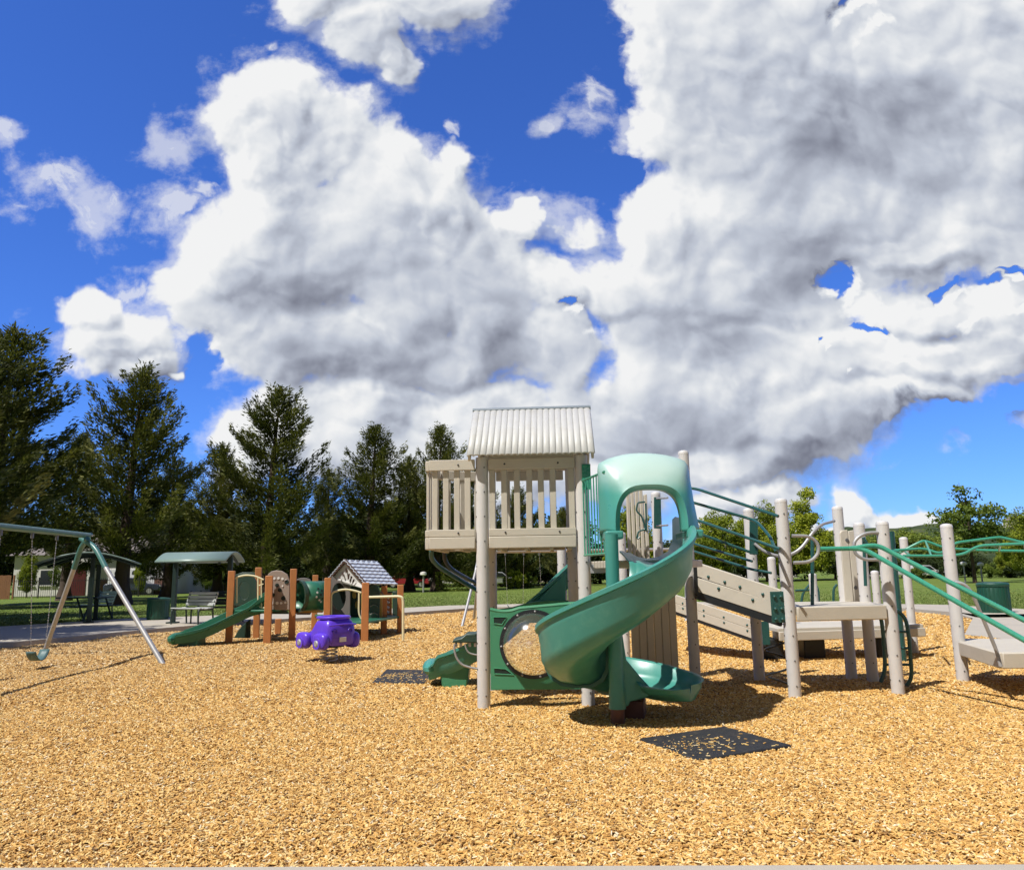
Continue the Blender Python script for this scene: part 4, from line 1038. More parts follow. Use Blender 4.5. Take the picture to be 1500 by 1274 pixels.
def rect_ring(x0, y0, x1, y1, n=20, top=0):
    out = []
    for i in range(n):
        a = 2 * math.pi * i / n; c, s_ = math.cos(a), math.sin(a); k = 1 / max(abs(c), abs(s_))
        x, y = (x0 + x1) / 2 + c * k * (x1 - x0) / 2, (y0 + y1) / 2 + s_ * k * (y1 - y0) / 2
        if top and s_ < 0 and abs(y - y0) < .5: y -= top * (1 - ((x - (x0 + x1) / 2) / ((x1 - x0) / 2)) ** 2)
        out.append((x, y))
    return out
holed(rect_ring(343, 846, 376, 884, top=6), ell(358, 864.5, 8, 13.5), 18.9, .04, DKGREEN, 'window_panel')
panel([(343, 887), (378, 887), (378, 840), (370, 838), (355, 838), (343, 842)], 19.9, .04, DKGREEN, 'back_panel')
def pipe(pts, y, r=.022, m=CREAM, name='rail', fr_=.12):
    ys = y if isinstance(y, (list, tuple)) else [y] * len(pts)
    mb = MB(); mb.tube(fillet([P(px, py, yy) for (px, py), yy in zip(pts, ys)], fr_, 4), r, 8); return mb.build(name, m, TS)
yr = 18.35
pipe([(340, 884), (340, 849), (350, 844), (362, 842), (374, 843.5), (386, 849)], yr)
pipe([(347, 883), (347, 846)], yr, .02); pipe([(378, 845), (378, 887), (383, 890), (388, 890)], yr, .02); pipe([(383, 847), (383, 889)], yr, .016); pipe([(378, 858), (386, 855)], yr, .014)
yt = 18.3
pts_ = [(391.5, 893), (424.5, 893), (424.5, 850), (421, 841), (413, 836), (405, 835), (398, 836.5), (392.5, 841)]
pb = panel(pts_, yt, .05, TAN2, 'climbing_panel')
for (px, py, rr) in ((402, 847, .03), (408, 846.5, .03), (414, 847.5, .03), (419, 850, .03), (406, 857, .045), (420, 852, .05), (410, 864, .045), (400, 871, .045), (415, 876, .05), (400, 883, .025), (406, 883, .035), (412, 883, .028), (418, 882, .028), (414, 858, .02)):
    q = P(px, py, yt - .027); mb = MB(); mb.tube([(q.x, q.y, q.z), (q.x, q.y - .012, q.z)], rr, 10); mb.build('hand_hold', HOLEM if rr > .04 else WHITEP, pb)
panel([(393, 899), (395, 895), (408, 891), (420, 894), (424, 899)], 18.5, .04, DKGREEN, 'lower_panel')
panel([(343, 934), (348, 925), (355, 916), (367, 906), (367, 934)], 18.9, .05, DKGREEN, 'side_panel')
# tunnel
c0, c1 = P(441, 873, 18.9), P(474, 872, 19.3); rt = .33
mb = MB(); ax = (c1 - c0).normalized(); ax.z = 0; ax.normalize(); ang = math.atan2(ax.y, ax.x); L_ = (c1 - c0).length + .06
mb.lathe([(rt, 0), (rt, L_)], 28, Matrix.Translation(c0 - ax * .05) @ Matrix.Rotation(ang, 4, 'Z') @ Matrix.Rotation(R(90), 4, 'Y'))
tun = mb.build('tunnel', TGREEN, TS, smooth=60, solid=.03)
mb = MB(); mb.lathe([(rt + .0, -.03), (rt + .045, -.03), (rt + .045, .06), (rt, .06)], 28, Matrix.Translation(c0 - ax * .05) @ Matrix.Rotation(ang, 4, 'Z') @ Matrix.Rotation(R(90), 4, 'Y')); mb.build('tunnel_collar', DKGREEN, tun)
for (dx, dz, mm) in ((.28, .16, HOLEM), (.36, .12, HOLEM), (.24, .08, WHITEP), (.33, .03, HOLEM), (.42, .05, HOLEM), (.22, -.02, WHITEP), (.30, -.09, WHITEP), (.38, -.06, HOLEM), (.44, -.02, HOLEM), (.35, -.13, WHITEP)):
    sa = math.asin(dz / rt); nrm = Vector((ax.y, -ax.x, 0)) * math.cos(sa) + Vector((0, 0, math.sin(sa)))
    c = c0 + ax * dx + nrm * (rt + .012); mb = MB(); mb.tube([c, c + nrm * .008], .026, 8); mb.build('peep_hole', mm, tun)
holed(rect_ring(431, 850, 458, 900, top=4), ell(444, 873, 10, 17), 19.15, .04, TAUPE, 'tunnel_panel')
panel([(432, 897), (454, 897), (473, 897), (473, 894), (432, 890)], 19.05, .05, YELP, 'lower_panel')
# middle panel and house
hole = ell(496.5, 873.5, 10.5, 20)
out_ = rect_ring(483, 845, 513, 906)
out_ = [(x, y + (5 if (y < 846 and 488 < x < 508) else (-2 if y < 846 else 0))) for x, y in out_]
holed(out_, hole, 19.6, .06, TAUPE, 'crawl_panel')
panel([(485, 905), (508, 905), (508, 849), (485, 849)], 19.95, .04, HOLEM, 'crawl_hole_shade')  # near-black sheet; its colour stands for the shade inside the crawl hole
yh = 18.75
pipe([(482, 906), (485, 903), (485, 868), (497, 864), (508, 863), (520, 865), (529, 868)], yh, .025)
pipe([(526, 868), (525.5, 898), (529, 906)], yh, .022)
pipe([(537, 874.5), (588, 873), (590.5, 878), (590.5, 941)], [18.5, 18.3, 18.3, 18.3], .03, CREAM, 'handrail', .14)
gx = 20.2
pa, pl, pr = P(507.5, 821, 19.4), P(487, 845, 19.7), P(535, 853, 19.15)
back = Vector((1.15, 1.9, 0)) * .78
b_a, b_r = P(552, 823, 19.4 + 1.5), P(581, 856, 19.15 + 1.5)
# gable wall with half-timbering
mb = MB(); gm = pl.lerp(pr, .45)
nv = ((pr - pl).cross(Vector((0, 0, 1)))).normalized()
if nv.y > 0: nv = -nv
gable = [pa - Vector((0, 0, .06)), pl.lerp(pa, .06) + Vector((0, 0, -.05)), pl + Vector((.06, 0, -.10)), pr + Vector((-.04, 0, -.14)), pr.lerp(pa, .06) + Vector((0, 0, -.05))]
vs = gable + [q - nv * .04 for q in gable]; n = 5
mb.add(vs, [tuple(range(n)), tuple(range(2 * n - 1, n - 1, -1))] + [(i, (i + 1) % n, n + (i + 1) % n, n + i) for i in range(n)]); gw = mb.build('gable_wall', WHITEP, TS)
for (ax_, ay_, bx_, by_, w_) in ((509, 832, 508.5, 839, .05), (500, 838, 502.5, 844, .05), (516, 840, 513.5, 848, .05), (522, 844, 517.5, 851, .05), (527, 848, 523.5, 852.5, .05), (493, 844, 495, 847, .05)):
    d_ = 19.42; mb = MB(); p, q = P(ax_, ay_, d_), P(bx_, by_, d_)
    for z_ in (p, q):
        k = (z_ - gable[0]).dot(nv); z_ -= nv * (k - .012)
    mb.beam(p, q, .02, .034, up=(1, 0, 0)); mb.build('timber_strip', TIMB, gw)
for (p, q) in ((pa, pl), (pa, pr)):
    mb = MB(); mb.beam(p + nv * .05 + (p - q) * .02, q + nv * .05 + (q - p) * .06, .05, .085); mb.build('bargeboard', TIMB, TS, .006)
def tslope(e0, e1, r0, r1, rows=7):
    def fn(u, v):
        p = (e0.lerp(e1, u)).lerp(r0.lerp(r1, u), v)
        nr = ((e1 - e0).cross(r0 - e0)).normalized(); nr = nr if nr.z > 0 else -nr
        k = (v * rows + .09 * math.sin(u * 2 * math.pi * 6)) % 1.0
        return p + nr * (.035 * (1 - k))
    mb = MB(); mb.grid(fn, 73, rows * 12 + 1); return mb
tslope(pr + nv * .08 + (pr - pa) * .08, b_r + (b_r - b_a) * .03, pa + nv * .08, b_a).build('roof', SHINGB, TS, smooth=20, solid=.015)
b_l = pl + (b_a - pa)
tslope(pl + nv * .08 + (pl - pa) * .08, b_l, pa + nv * .08, b_a).build('roof', SHINGB, TS, smooth=20, solid=.015)
panel([(513, 912), (529, 912), (529, 860), (513, 858)], 20.2, .04, DKGREEN, 'window_panel')
for q in ((519, 871), (523, 886)): panel(ell(q[0], q[1], 3, 6, 10), 20.15, .03, YELP, 'shape_cutout')
panel([(539, 912), (555, 913), (557, 880), (556, 860), (550, 856), (543, 857), (539, 862)], 19.6, .04, DKGREEN, 'wavy_panel')
for k in range(3): pipe([(542, 876 + k * 12), (548, 873 + k * 12), (553, 876 + k * 12)], 19.55, .014, TAUPE, 'climbing_ridge')
panel([(556, 910), (560, 910), (560, 870), (556, 868)], 19.8, .05, YELP, 'edge_panel')
panel([(566, 903), (574, 903), (574, 868), (566, 868)], 21.0, .04, TBROWN, 'ladder_panel')
for k in range(4): pipe([(566, 874 + k * 7), (570, 876 + k * 7)], 20.9, .03, WHITEP, 'ladder_rung', .02)
pipe([(554, 872), (558, 866), (562, 872)], 19.9, .02, TAUPE)
panel([(575, 905), (583, 905), (583, 866), (575, 866)], 21.6, .04, DKGREEN, 'back_panel')

# ------------------------------------------------------------------ spring rider in the shape of a car
PURP = mat('purple_plastic', (.125, .052, .60), .33, .07, 3.0, spec=.5)
q = G(481, 969); D_c = q.y
SR_ = empty('spring_rider_car', (q.x, q.y, 0), R(-44), 'bright purple car shaped spring rider on two coil springs', 'spring rider')
SR_.scale = (.9, .9, .80)
# local x = along the car (front at -x), y = across
def body(u, v):
    a = 2 * math.pi * u; x = -.60 + 1.06 * v
    w_ = np.interp(x, [-.60, -.5, -.3, -.1, .3, .42, .46], [.12, .24, .29, .32, .33, .31, .24])
    zt_ = np.interp(x, [-.60, -.5, -.3, -.14, -.02, .1, .36, .43, .46], [.50, .60, .66, .76, .93, .97, .95, .86, .70])
    zb_ = np.interp(x, [-.60, -.5, -.3, .3, .42, .46], [.42, .34, .36, .38, .36, .42])
    c, s_ = math.cos(a), math.sin(a); e = .5
    yy = math.copysign(abs(c) ** e, c) * w_ * (1 - .10 * s_); zz = (zt_ + zb_) / 2 + math.copysign(abs(s_) ** e, s_) * (zt_ - zb_) / 2
    return (x, yy, zz)
mb = MB(); mb.grid(body, 36, 30, True); vs_n = len(mb.v)
mb.f.append(tuple(vs_n - 36 + k for k in range(36))); mb.fm.append(0); mb.f.append(tuple(range(35, -1, -1))); mb.fm.append(0)
bd = mb.build('body', PURP, SR_, bevel=.02, smooth=50)
mb = MB(); mb.tube([(.15 + .27 * math.copysign(abs(math.cos(2 * math.pi * k / 28)) ** .7, math.cos(2 * math.pi * k / 28)), .27 * math.copysign(abs(math.sin(2 * math.pi * k / 28)) ** .7, math.sin(2 * math.pi * k / 28)), .955) for k in range(28)], .035, 8, closed=True); mb.build('seat_rim', PURP, bd)
mb = MB(); mb.tube([(.46 , -.30, .80), (.49, -.15, .815), (.495, 0, .82), (.49, .15, .815), (.46, .30, .80)], .018, 8); mb.build('belt_moulding', PURP, bd)
for sx in (-.34, .26):
    for sy in (-1, 1):
        def fen(u, v, sx=sx, sy=sy):
            a = 2 * math.pi * u; b_ = math.pi * (v - .5) * .999; e = .65
            cb = math.copysign(abs(math.cos(b_)) ** e, 1); sb = math.copysign(abs(math.sin(b_)) ** e, math.sin(b_))
            return (sx + .21 * cb * math.copysign(abs(math.cos(a)) ** e, math.cos(a)), sy * .345 + .095 * cb * math.copysign(abs(math.sin(a)) ** e, math.sin(a)), .47 + .175 * sb)
        mb = MB(); mb.grid(fen, 20, 12, True); f_ = mb.build('fender', PURP, SR_, smooth=60)
        mb = MB(); mb.tube([(sx, sy * .40, .43), (sx, sy * .452, .43)], [.135, .12], 18); wh = mb.build('wheel', PURP, f_)
        mb = MB(); mb.tube([(sx, sy * .45, .43), (sx, sy * .468, .43)], [.075, .05], 14); mb.build('hubcap', GALV, wh)
for sy in (-1, 1):
    mb = MB(); mb.ball((-.585, sy * .14, .50), .055, 10, 6, (.6, 1, 1)); mb.build('headlight', WHITEP, SR_)
    mb = MB(); mb.tube([(.465, sy * .17 + .045 * math.cos(2 * math.pi * i / 12), .68 + .045 * math.sin(2 * math.pi * i / 12)) for i in range(12)], .009, 6, closed=True); mb.build('tail_lamp_ring', PURP, bd)
mb = MB(); mb.box((.475, 0, .50), (.02, .15, .10)); mb.build('number_plate', WHITEP, SR_, .004)
SPRM = mat('pale_painted_spring', (.60, .58, .52), .4, .1)
for sx in (-.16, .16):
    pts = [(sx + .075 * math.cos(k * .5), .075 * math.sin(k * .5), -.02 + .36 * k / 60) for k in range(61)]
    mb = MB(); mb.tube(pts, .017, 8); mb.build('spring', SPRM, SR_)
mb = MB(); mb.box((0, 0, .335), (.55, .34, .03)); mb.build('spring_plate', DARKST, SR_, .005)

# ------------------------------------------------------------------ swing sets
def chain(mb, a, b, r=.011):
    a, b = Vector(a), Vector(b); L_ = (b - a).length; n = int(L_ / .045); t_ = (b - a).normalized(); s1 = t_.orthogonal().normalized(); s2 = t_.cross(s1)
    for i in range(n):
        p = a + t_ * (i * .045); e = p + t_ * .052; m_ = (p + e) / 2; s_ = s1 if i % 2 else s2; o_ = s2 if i % 2 else s1
        vs = [p, m_ + s_ * r, e, m_ - s_ * r, m_ + o_ * r * .45, m_ - o_ * r * .45]
        mb.add(vs, [(0, 1, 4), (1, 2, 4), (2, 3, 4), (3, 0, 4), (1, 0, 5), (2, 1, 5), (3, 2, 5), (0, 3, 5)])
def swing_set(name_label, apexes, feet, beam_r, legm_top, seats, leg_r=.045):
    root = empty('swing_set', (0, 0, 0), 0, name_label, 'swing set')
    mb = MB(); mb.tube([apexes[0] + (apexes[0] - apexes[1]).normalized() * .12, apexes[1] + (apexes[1] - apexes[0]).normalized() * .12], beam_r, 14); mb.build('top_beam', legm_top, root)
    for ap, (f1, f2) in zip(apexes, feet):
        for f_ in (f1, f2):
            d_ = (ap - f_).normalized(); k = ap - d_ * .62
            top_ = ap + Vector((0, 0, -.03)); bend = ap.lerp(f_, .12); mid = ap.lerp(f_, .0)
            mb = MB(); mb.tube(smoothpath([ap + (ap - f_) * 0 + Vector((0, 0, -.06)) + (Vector((ap.x - f_.x, ap.y - f_.y, 0))) * .06, bend + Vector((0, 0, .03)), ap.lerp(f_, .27)], 5), leg_r * 1.12, 12); mb.build('leg_socket', legm_top, root)
            mb = MB(); mb.tube([ap.lerp(f_, .25), f_ + Vector((0, 0, -.05))], leg_r, 12); mb.build('leg', GALV, root)
    return root
SEATM = mat('teal_belt_seat_rubber', (.07, .14, .14), .5, .1)
def swing(top1, top2, seat_z, label, drift=Vector((0, 0, 0)), group='swings'):
    mid = (top1 + top2) / 2; s = empty('swing', (mid.x, mid.y, 0), 0, label, 'swing', group); o_ = Vector((mid.x, mid.y, 0))
    d_ = (top2 - top1).normalized(); e1_ = mid + drift - d_ * .24; e2_ = mid + drift + d_ * .24; e1_.z = e2_.z = seat_z
    for tp, e_ in ((top1, e1_), (top2, e2_)):
        mb = MB(); chain(mb, tp - o_, e_ - o_); mb.build('chain', GALV, s)
        mb = MB(); mb.tube([tp - o_ + Vector((0, 0, .09)), tp - o_ - Vector((0, 0, .02))], .028, 8); mb.build('hanger', BOLT, s)
    n_ = Vector((d_.y, -d_.x, 0))
    def fn(u, v):
        k = 2 * u - 1; sag = -.16 * (1 - k * k) ** .8
        p = e1_.lerp(e2_, u) - o_ + n_ * ((v - .5) * .16) + Vector((0, 0, sag)); return p
    mb = MB(); mb.grid(fn, 17, 4); mb.build('seat', SEATM, s, smooth=60, solid=.014); return s
f1, f2 = G(241, 972), G(63, 958)
ap = Vector(((f1.x + f2.x) / 2, (f1.y + f2.y) / 2, 0)); ap = P(126, 784, ap.y + .0)
bdir = P(0, 771.5, ap.y - 3.0); bd_ = (bdir - ap); bd_.z = 0; bd_ = bd_.normalized()
ap2 = ap + bd_ * 6.2
off1, off2 = f1 - Vector((ap.x, ap.y, 0)), f2 - Vector((ap.x, ap.y, 0))
swing_set('green and galvanised swing set at the left edge of the wood chips', [ap, ap2], [(f1, f2), (f1 + bd_ * 6.2, f2 + bd_ * 6.2)], .055, mat('teal_painted_beam', (.06, .17, .155), .35, .1), None)
def on_beam(px):
    lo, hi = 0.0, 6.0
    for _ in range(40):
        m_ = (lo + hi) / 2; q = ap + bd_ * m_
        if project(q)[0] > px: lo = m_
        else: hi = m_
    return ap + bd_ * lo - Vector((0, 0, .12))
def project(q):
    v = Vector(q) - Vector((0, 0, CAM_H)); return (750 + FPX * v.dot(CR) / v.dot(_f), 637 - FPX * v.dot(CU) / v.dot(_f))
t1, t2 = on_beam(84), on_beam(48)
dr = P(56, 950, ((t1 + t2) / 2).y); drift = Vector((dr.x - (t1.x + t2.x) / 2, 0, 0))
swing(t1, t2, P(56, 951, t1.y).z + .02, 'teal belt swing hanging nearest the right legs of the left swing set', drift)
t3 = on_beam(2); swing(t3, t3 + bd_ * .5, .55, 'belt swing second from the right legs of the left swing set, mostly out of frame')
# the far swing set, seen under the tower
fa, fb = G(676, 918), G(694, 907)
apf = P(704, 808, (fa.y + fb.y) / 2); d2 = Vector((1.0, .12, 0)).normalized()
swing_set('galvanised swing set standing beyond the tower', [apf, apf + d2 * 6.5], [(fa, fb), (fa + d2 * 6.5, fb + d2 * 6.5)], .05, GALV, None, .04)
for k, px in enumerate((740, 790)):
    ta = P(px, 815, apf.y + .3 + k * .3); ta.z = apf.z - .1; tb = ta + d2 * .58
    swing(ta, tb, .5, ('belt swing seen under the tower beside the left post', 'belt swing seen under the tower above the green wing')[k])

# ------------------------------------------------------------------ litter bins, shelters, benches
BINM = mat('green_bin_paint', (.008, .065, .04), .45, .12, 4.0)
def litter_bin(loc, r, h, label):
    s = empty('litter_bin', (loc.x, loc.y, loc.z), 0, label, 'litter bin', 'green litter bins')
    mb = MB(); mb.lathe([(r * .92, 0), (r, .06), (r * 1.0, h * .86), (r * .97, h * .88)], 28); b_ = mb.build('bin_body', BINM, s)
    for i in range(28):
        pass
    sl__ = MB()
    for i in range(24):
        a = 2 * math.pi * i / 24; sl__.beam((r * 1.0 * math.cos(a), r * 1.0 * math.sin(a), .07), (r * 1.0 * math.cos(a), r * 1.0 * math.sin(a), h * .85), .05, .012, up=(math.cos(a), math.sin(a), 0))
    sl__.build('slats', BINM, b_)
    mb = MB(); mb.lathe([(r * 1.04, h * .86), (r * 1.06, h * .93), (r * .98, h * .97), (r * .45, h), (r * .40, h * .985), (.001, h * .985)], 28); mb.build('bin_lid', BINM, s)
g1 = G(1459, 901, .03); litter_bin(g1, (1479 - 1439) / 2 / FPX * g1.y, 47 / FPX * g1.y, 'round green litter bin on the concrete by the right lawn')
g2 = G(231, 907, .12); litter_bin(g2, 15 / FPX * g2.y, 31 / FPX * g2.y, 'green litter bin beside the open shelter post')
SHELM = mat('sage_metal_roof', (.20, .28, .245), .4, .06)
SPOST = mat('dark_green_steel_post', (.012, .030, .024), .5, .1)
def shelter(c, rz, L_, W2, H_, label, rise=.32, name='shelter'):
    s = empty('shelter', c, rz, label, 'shelter', 'curved roof park shelters')
    def fn(u, v):
        a = (v - .5) * 2; return ((u - .5) * L_, a * W2 / 2, H_ + rise * math.cos(a * math.pi / 2 * .92) - .02)
    mb = MB(); mb.grid(fn, 2, 13); mb.build('roof', SHELM, s, smooth=60, solid=.05)
    for sx in (-1, 1):
        mb = MB(); mb.box((sx * L_ * .40, .15, H_ / 2 + .1), (.13, .13, H_ + .25)); po = mb.build('post', SPOST, s, .01)
        mb = MB(); mb.box((sx * L_ * .40, .15, .02), (.30, .30, .04)); mb.build('base_plate', SPOST, po)
        mb = MB(); mb.tube([(sx * L_ * .40, a * W2 / 2 * .96, H_ + rise * math.cos(a * math.pi / 2 * .92) - .09) for a in np.linspace(-1, 1, 13)], .045, 8); mb.build('roof_rib', SPOST, s)
    mb = MB(); mb.box((0, .15, H_ + .08), (L_ * .8, .10, .12)); mb.build('beam', SPOST, s)
    return s
sc = G(297, 913, .12)
yS = sc.y + .3
wS = (338 - 239) / FPX * yS
shelter((P(291, 900, yS).x, yS, .12), R(0), wS, 1.7, P(290, 824, yS).z - .12, 'open shelter with a curved sage green metal roof over white benches')
sc2 = G(100, 911, .12)
shelter((P(128, 900, sc2.y + .4).x, sc2.y + .4, .12), R(-68), 2.3, 2.9, P(190, 823, sc2.y + .4).z - .2, 'dark curved roof shelter in tree shade behind the left swing set', .40)
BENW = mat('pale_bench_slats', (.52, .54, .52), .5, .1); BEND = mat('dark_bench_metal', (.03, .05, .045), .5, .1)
def bench(c, rz, w_, label, m=BENW, group='park benches'):
    s = empty('park_bench', c, rz, label, 'bench', group)
    mb = MB()
    for i in range(5): mb.box((0, -.22 + i * .10, .44 + .012 * abs(i - 2)), (w_, .085, .03))
    mb.build('seat', m, s, .006)
    mb = MB()
    for i in range(4): mb.box((0, .30 + i * .03, .56 + i * .105), (w_, .03, .088))
    mb.build('backrest', m, s, .006)
    for sx in (-1, 1):
        mb = MB(); mb.tube(fillet([(sx * w_ * .46, -.25, 0), (sx * w_ * .46, -.25, .42), (sx * w_ * .46, .26, .42), (sx * w_ * .46, .42, .95)], .06, 3), .025, 8); mb.tube([(sx * w_ * .46, .26, .42), (sx * w_ * .46, .30, 0)], .025, 8); mb.build('leg_frame', BEND, s)
    return s
yb_ = sc.y - .1
bench((P(281, 900, yb_).x, yb_, .12), R(-28), 1.25, 'white slatted bench at the left of the open shelter')
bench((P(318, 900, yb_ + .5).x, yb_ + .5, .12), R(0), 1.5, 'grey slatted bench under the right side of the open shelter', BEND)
s2 = G(128, 906, .12)
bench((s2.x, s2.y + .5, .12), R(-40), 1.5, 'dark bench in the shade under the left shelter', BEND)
# dark backrest panel and table in that shelter
tb_ = empty('picnic_table', (P(122, 900, sc2.y + 1.4).x, sc2.y + 1.4, .12), R(-15), 'dark picnic table in the shade behind the left swing set', 'table')
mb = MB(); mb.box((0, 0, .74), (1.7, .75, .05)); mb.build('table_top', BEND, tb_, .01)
for s_ in (-1, 1):
    mb = MB(); mb.box((0, s_ * .65, .44), (1.7, .25, .04)); mb.build('seat', BEND, tb_, .01)
    mb = MB(); mb.tube([(s_ * .6, -.65, .0), (s_ * .6, -.3, .72), (s_ * .6, .3, .72), (s_ * .6, .65, 0)], .035, 8); mb.build('leg_frame', BEND, tb_)
# ------------------------------------------------------------------ trees
def leafmat(name, stops, trans=.35):
    m = bpy.data.materials.new(name); m.use_nodes = True; t = NT(m.node_tree)
    for nd in list(t.n): t.n.remove(nd)
    at = t.node('ShaderNodeAttribute', attribute_name='tint').outputs['Fac']
    oi = t.node('ShaderNodeObjectInfo').outputs['Random']
    c = t.ramp(t.math('MULTIPLY_ADD', t.math('SUBTRACT', oi, .5), .25, at), stops)
    d = t.node('ShaderNodeBsdfPrincipled', i_Base_Color=c, i_Roughness=.65); d.inputs['Specular IOR Level'].default_value = .25
    tr = t.node('ShaderNodeBsdfTranslucent', i_Color=t.mix(1.0, c, (1.0, 1.0, .45, 1), 'MULTIPLY'))
    mx = t.node('ShaderNodeMixShader', i_0=trans, i_1=d.outputs[0], i_2=tr.outputs[0])
    t.node('ShaderNodeOutputMaterial', i_Surface=mx.outputs[0]); return m
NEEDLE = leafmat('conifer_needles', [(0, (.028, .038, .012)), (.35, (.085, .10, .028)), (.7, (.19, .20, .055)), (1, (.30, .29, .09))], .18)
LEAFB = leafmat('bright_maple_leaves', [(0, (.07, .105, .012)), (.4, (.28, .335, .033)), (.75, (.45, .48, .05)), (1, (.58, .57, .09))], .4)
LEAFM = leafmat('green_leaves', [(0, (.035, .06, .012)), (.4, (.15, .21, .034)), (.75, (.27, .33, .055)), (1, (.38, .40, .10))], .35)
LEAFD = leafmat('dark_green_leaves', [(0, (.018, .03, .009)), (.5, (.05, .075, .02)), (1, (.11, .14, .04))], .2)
BARK = mat('bark', (.075, .050, .036), .9, .25, 6.0, .6, 20, stretch=(4, 4, .6))

def conifer_mesh(seed, H_=13.0, wid=.30, lean=(0, 0), sparse=1.0, low=.10):
    r = np.random.default_rng(seed); P0, D0, S0, T0 = [], [], [], []
    nb = int(80 * sparse)
    bulge = r.uniform(.7, 1.25, 7)
    for i in range(nb):
        f = low + (1 - low) * ((i + r.uniform(0, 1)) / nb) ** .92
        z = f * H_
        prof = (1 - f) ** .62 * (1 - .30 * max(0, (.22 - f) / .22)) + .015
        a = i * 2.39996 + r.normal(0, .5)
        side_b = bulge[int(((a % 6.283) / 6.283 * 7)) % 7]
        Lb = H_ * wid * prof * r.choice([.55, .8, 1.0, 1.15, 1.4], p=[.15, .25, .3, .2, .1]) * (.75 + .25 * side_b)
        up_ = r.uniform(.05, .42) + .9 * max(0, f - .5)
        nseg = max(4, int(Lb / .135))
        cl = math.cos(a), math.sin(a); cl_t = r.uniform(-.05, .34); fat = r.uniform(.75, 1.3); crl = r.uniform(.18, .52)
        for k in range(nseg):
            u = (k + r.uniform(0, 1)) / nseg
            if u < .15: continue
            rr = Lb * u
            base = np.array([cl[0] * rr + lean[0] * f * f * H_, cl[1] * rr + lean[1] * f * f * H_, z + Lb * (up_ * u * .5 + crl * u ** 2.5 - .16 * math.sin(math.pi * u) * (1 - f))])
            spread = (.50 * (1 - u * .72) + .07) * fat
            m_ = int(r.integers(22, 32))
            for _ in range(m_):
                side = r.normal(0, 1); pos = base + np.array([-cl[1] * side, cl[0] * side, 0]) * spread * .75 + r.normal(0, .06, 3); pos[2] += r.normal(0, .19 * fat) - .05 * abs(side)
                d_ = np.array([cl[0], cl[1], .0]) * r.uniform(.4, 1.0) + np.array([-cl[1], cl[0], 0]) * side * .6 + np.array([0, 0, r.normal(.60, .34)])
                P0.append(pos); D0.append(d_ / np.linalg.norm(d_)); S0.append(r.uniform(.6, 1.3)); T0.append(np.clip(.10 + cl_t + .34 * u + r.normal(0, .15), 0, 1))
    # leader
    for k in range(120):
        f = r.uniform(.93, 1.02); P0.append(np.array([lean[0] * f * f * H_ + r.normal(0, .08), lean[1] * f * f * H_ + r.normal(0, .08), f * H_])); d_ = np.array([r.normal(0, .5), r.normal(0, .5), .8]); D0.append(d_ / np.linalg.norm(d_)); S0.append(r.uniform(.7, 1.2)); T0.append(r.uniform(.3, .8))
    P0, D0, S0, T0 = map(np.array, (P0, D0, S0, T0)); n = len(P0)
    rv = r.normal(0, 1, (n, 3)) + np.array([0, 0, 1.2]); sd = np.cross(D0, rv); sd /= np.linalg.norm(sd, axis=1)[:, None] + 1e-9
    ln = (.25 * S0)[:, None]; wd = (.040 * S0)[:, None]
    up = np.cross(sd, D0)
    V = np.stack([P0 - D0 * ln * .35, P0 + sd * wd + up * .02, P0 + D0 * ln * .65, P0 - sd * wd + up * .02], 1).reshape(-1, 3)
    return V, np.arange(4 * n).reshape(-1, 4), T0
def trunk_mesh(H_, r0, lean=(0, 0), fl=1.6):
    mb = MB(); pts = [(lean[0] * f * f * H_, lean[1] * f * f * H_, f * H_ - .1) for f in np.linspace(0, .97, 12)]
    rs = [r0 * (1 - f * .95) * (1 + (fl - 1) * max(0, 1 - f / .06)) for f in np.linspace(0, .97, 12)]
    mb.tube(pts, rs, 14); return mb
def conifer(loc, H_, label, proto, rz=0, sx=1.0, r0=.38):
    root = empty('conifer_tree', loc, rz, label, 'tree', 'tall conifers beyond the lawn edge'); root.scale = (sx, sx, 1)
    k = H_ / 13.0
    if 'crown' not in proto:
        V, I, Tt = conifer_mesh(**proto['args'])
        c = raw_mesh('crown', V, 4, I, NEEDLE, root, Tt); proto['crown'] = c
        t_ = trunk_mesh(13.0, r0 * 13 / H_, proto['args'].get('lean', (0, 0))).build('trunk', BARK, root); proto['trunk'] = t_
    else:
        for key in ('crown', 'trunk'): c = proto[key].copy(); COL.objects.link(c); c.parent = root
    root.scale = (k * sx, k * sx, k)
    return root
protos = [dict(args=dict(seed=3, wid=.37, low=.14)), dict(args=dict(seed=8, wid=.39, lean=(.04, 0), low=.13)), dict(args=dict(seed=21, wid=.33, lean=(.03, 0), sparse=1.05, low=.11)), dict(args=dict(seed=33, wid=.41, sparse=1.0, low=.12, lean=(-.02, 0))), dict(args=dict(seed=44, wid=.36, sparse=1.05, low=.20, lean=(.01, 0))), dict(args=dict(seed=57, wid=.37, sparse=1.0, low=.19, lean=(.035, 0)))]
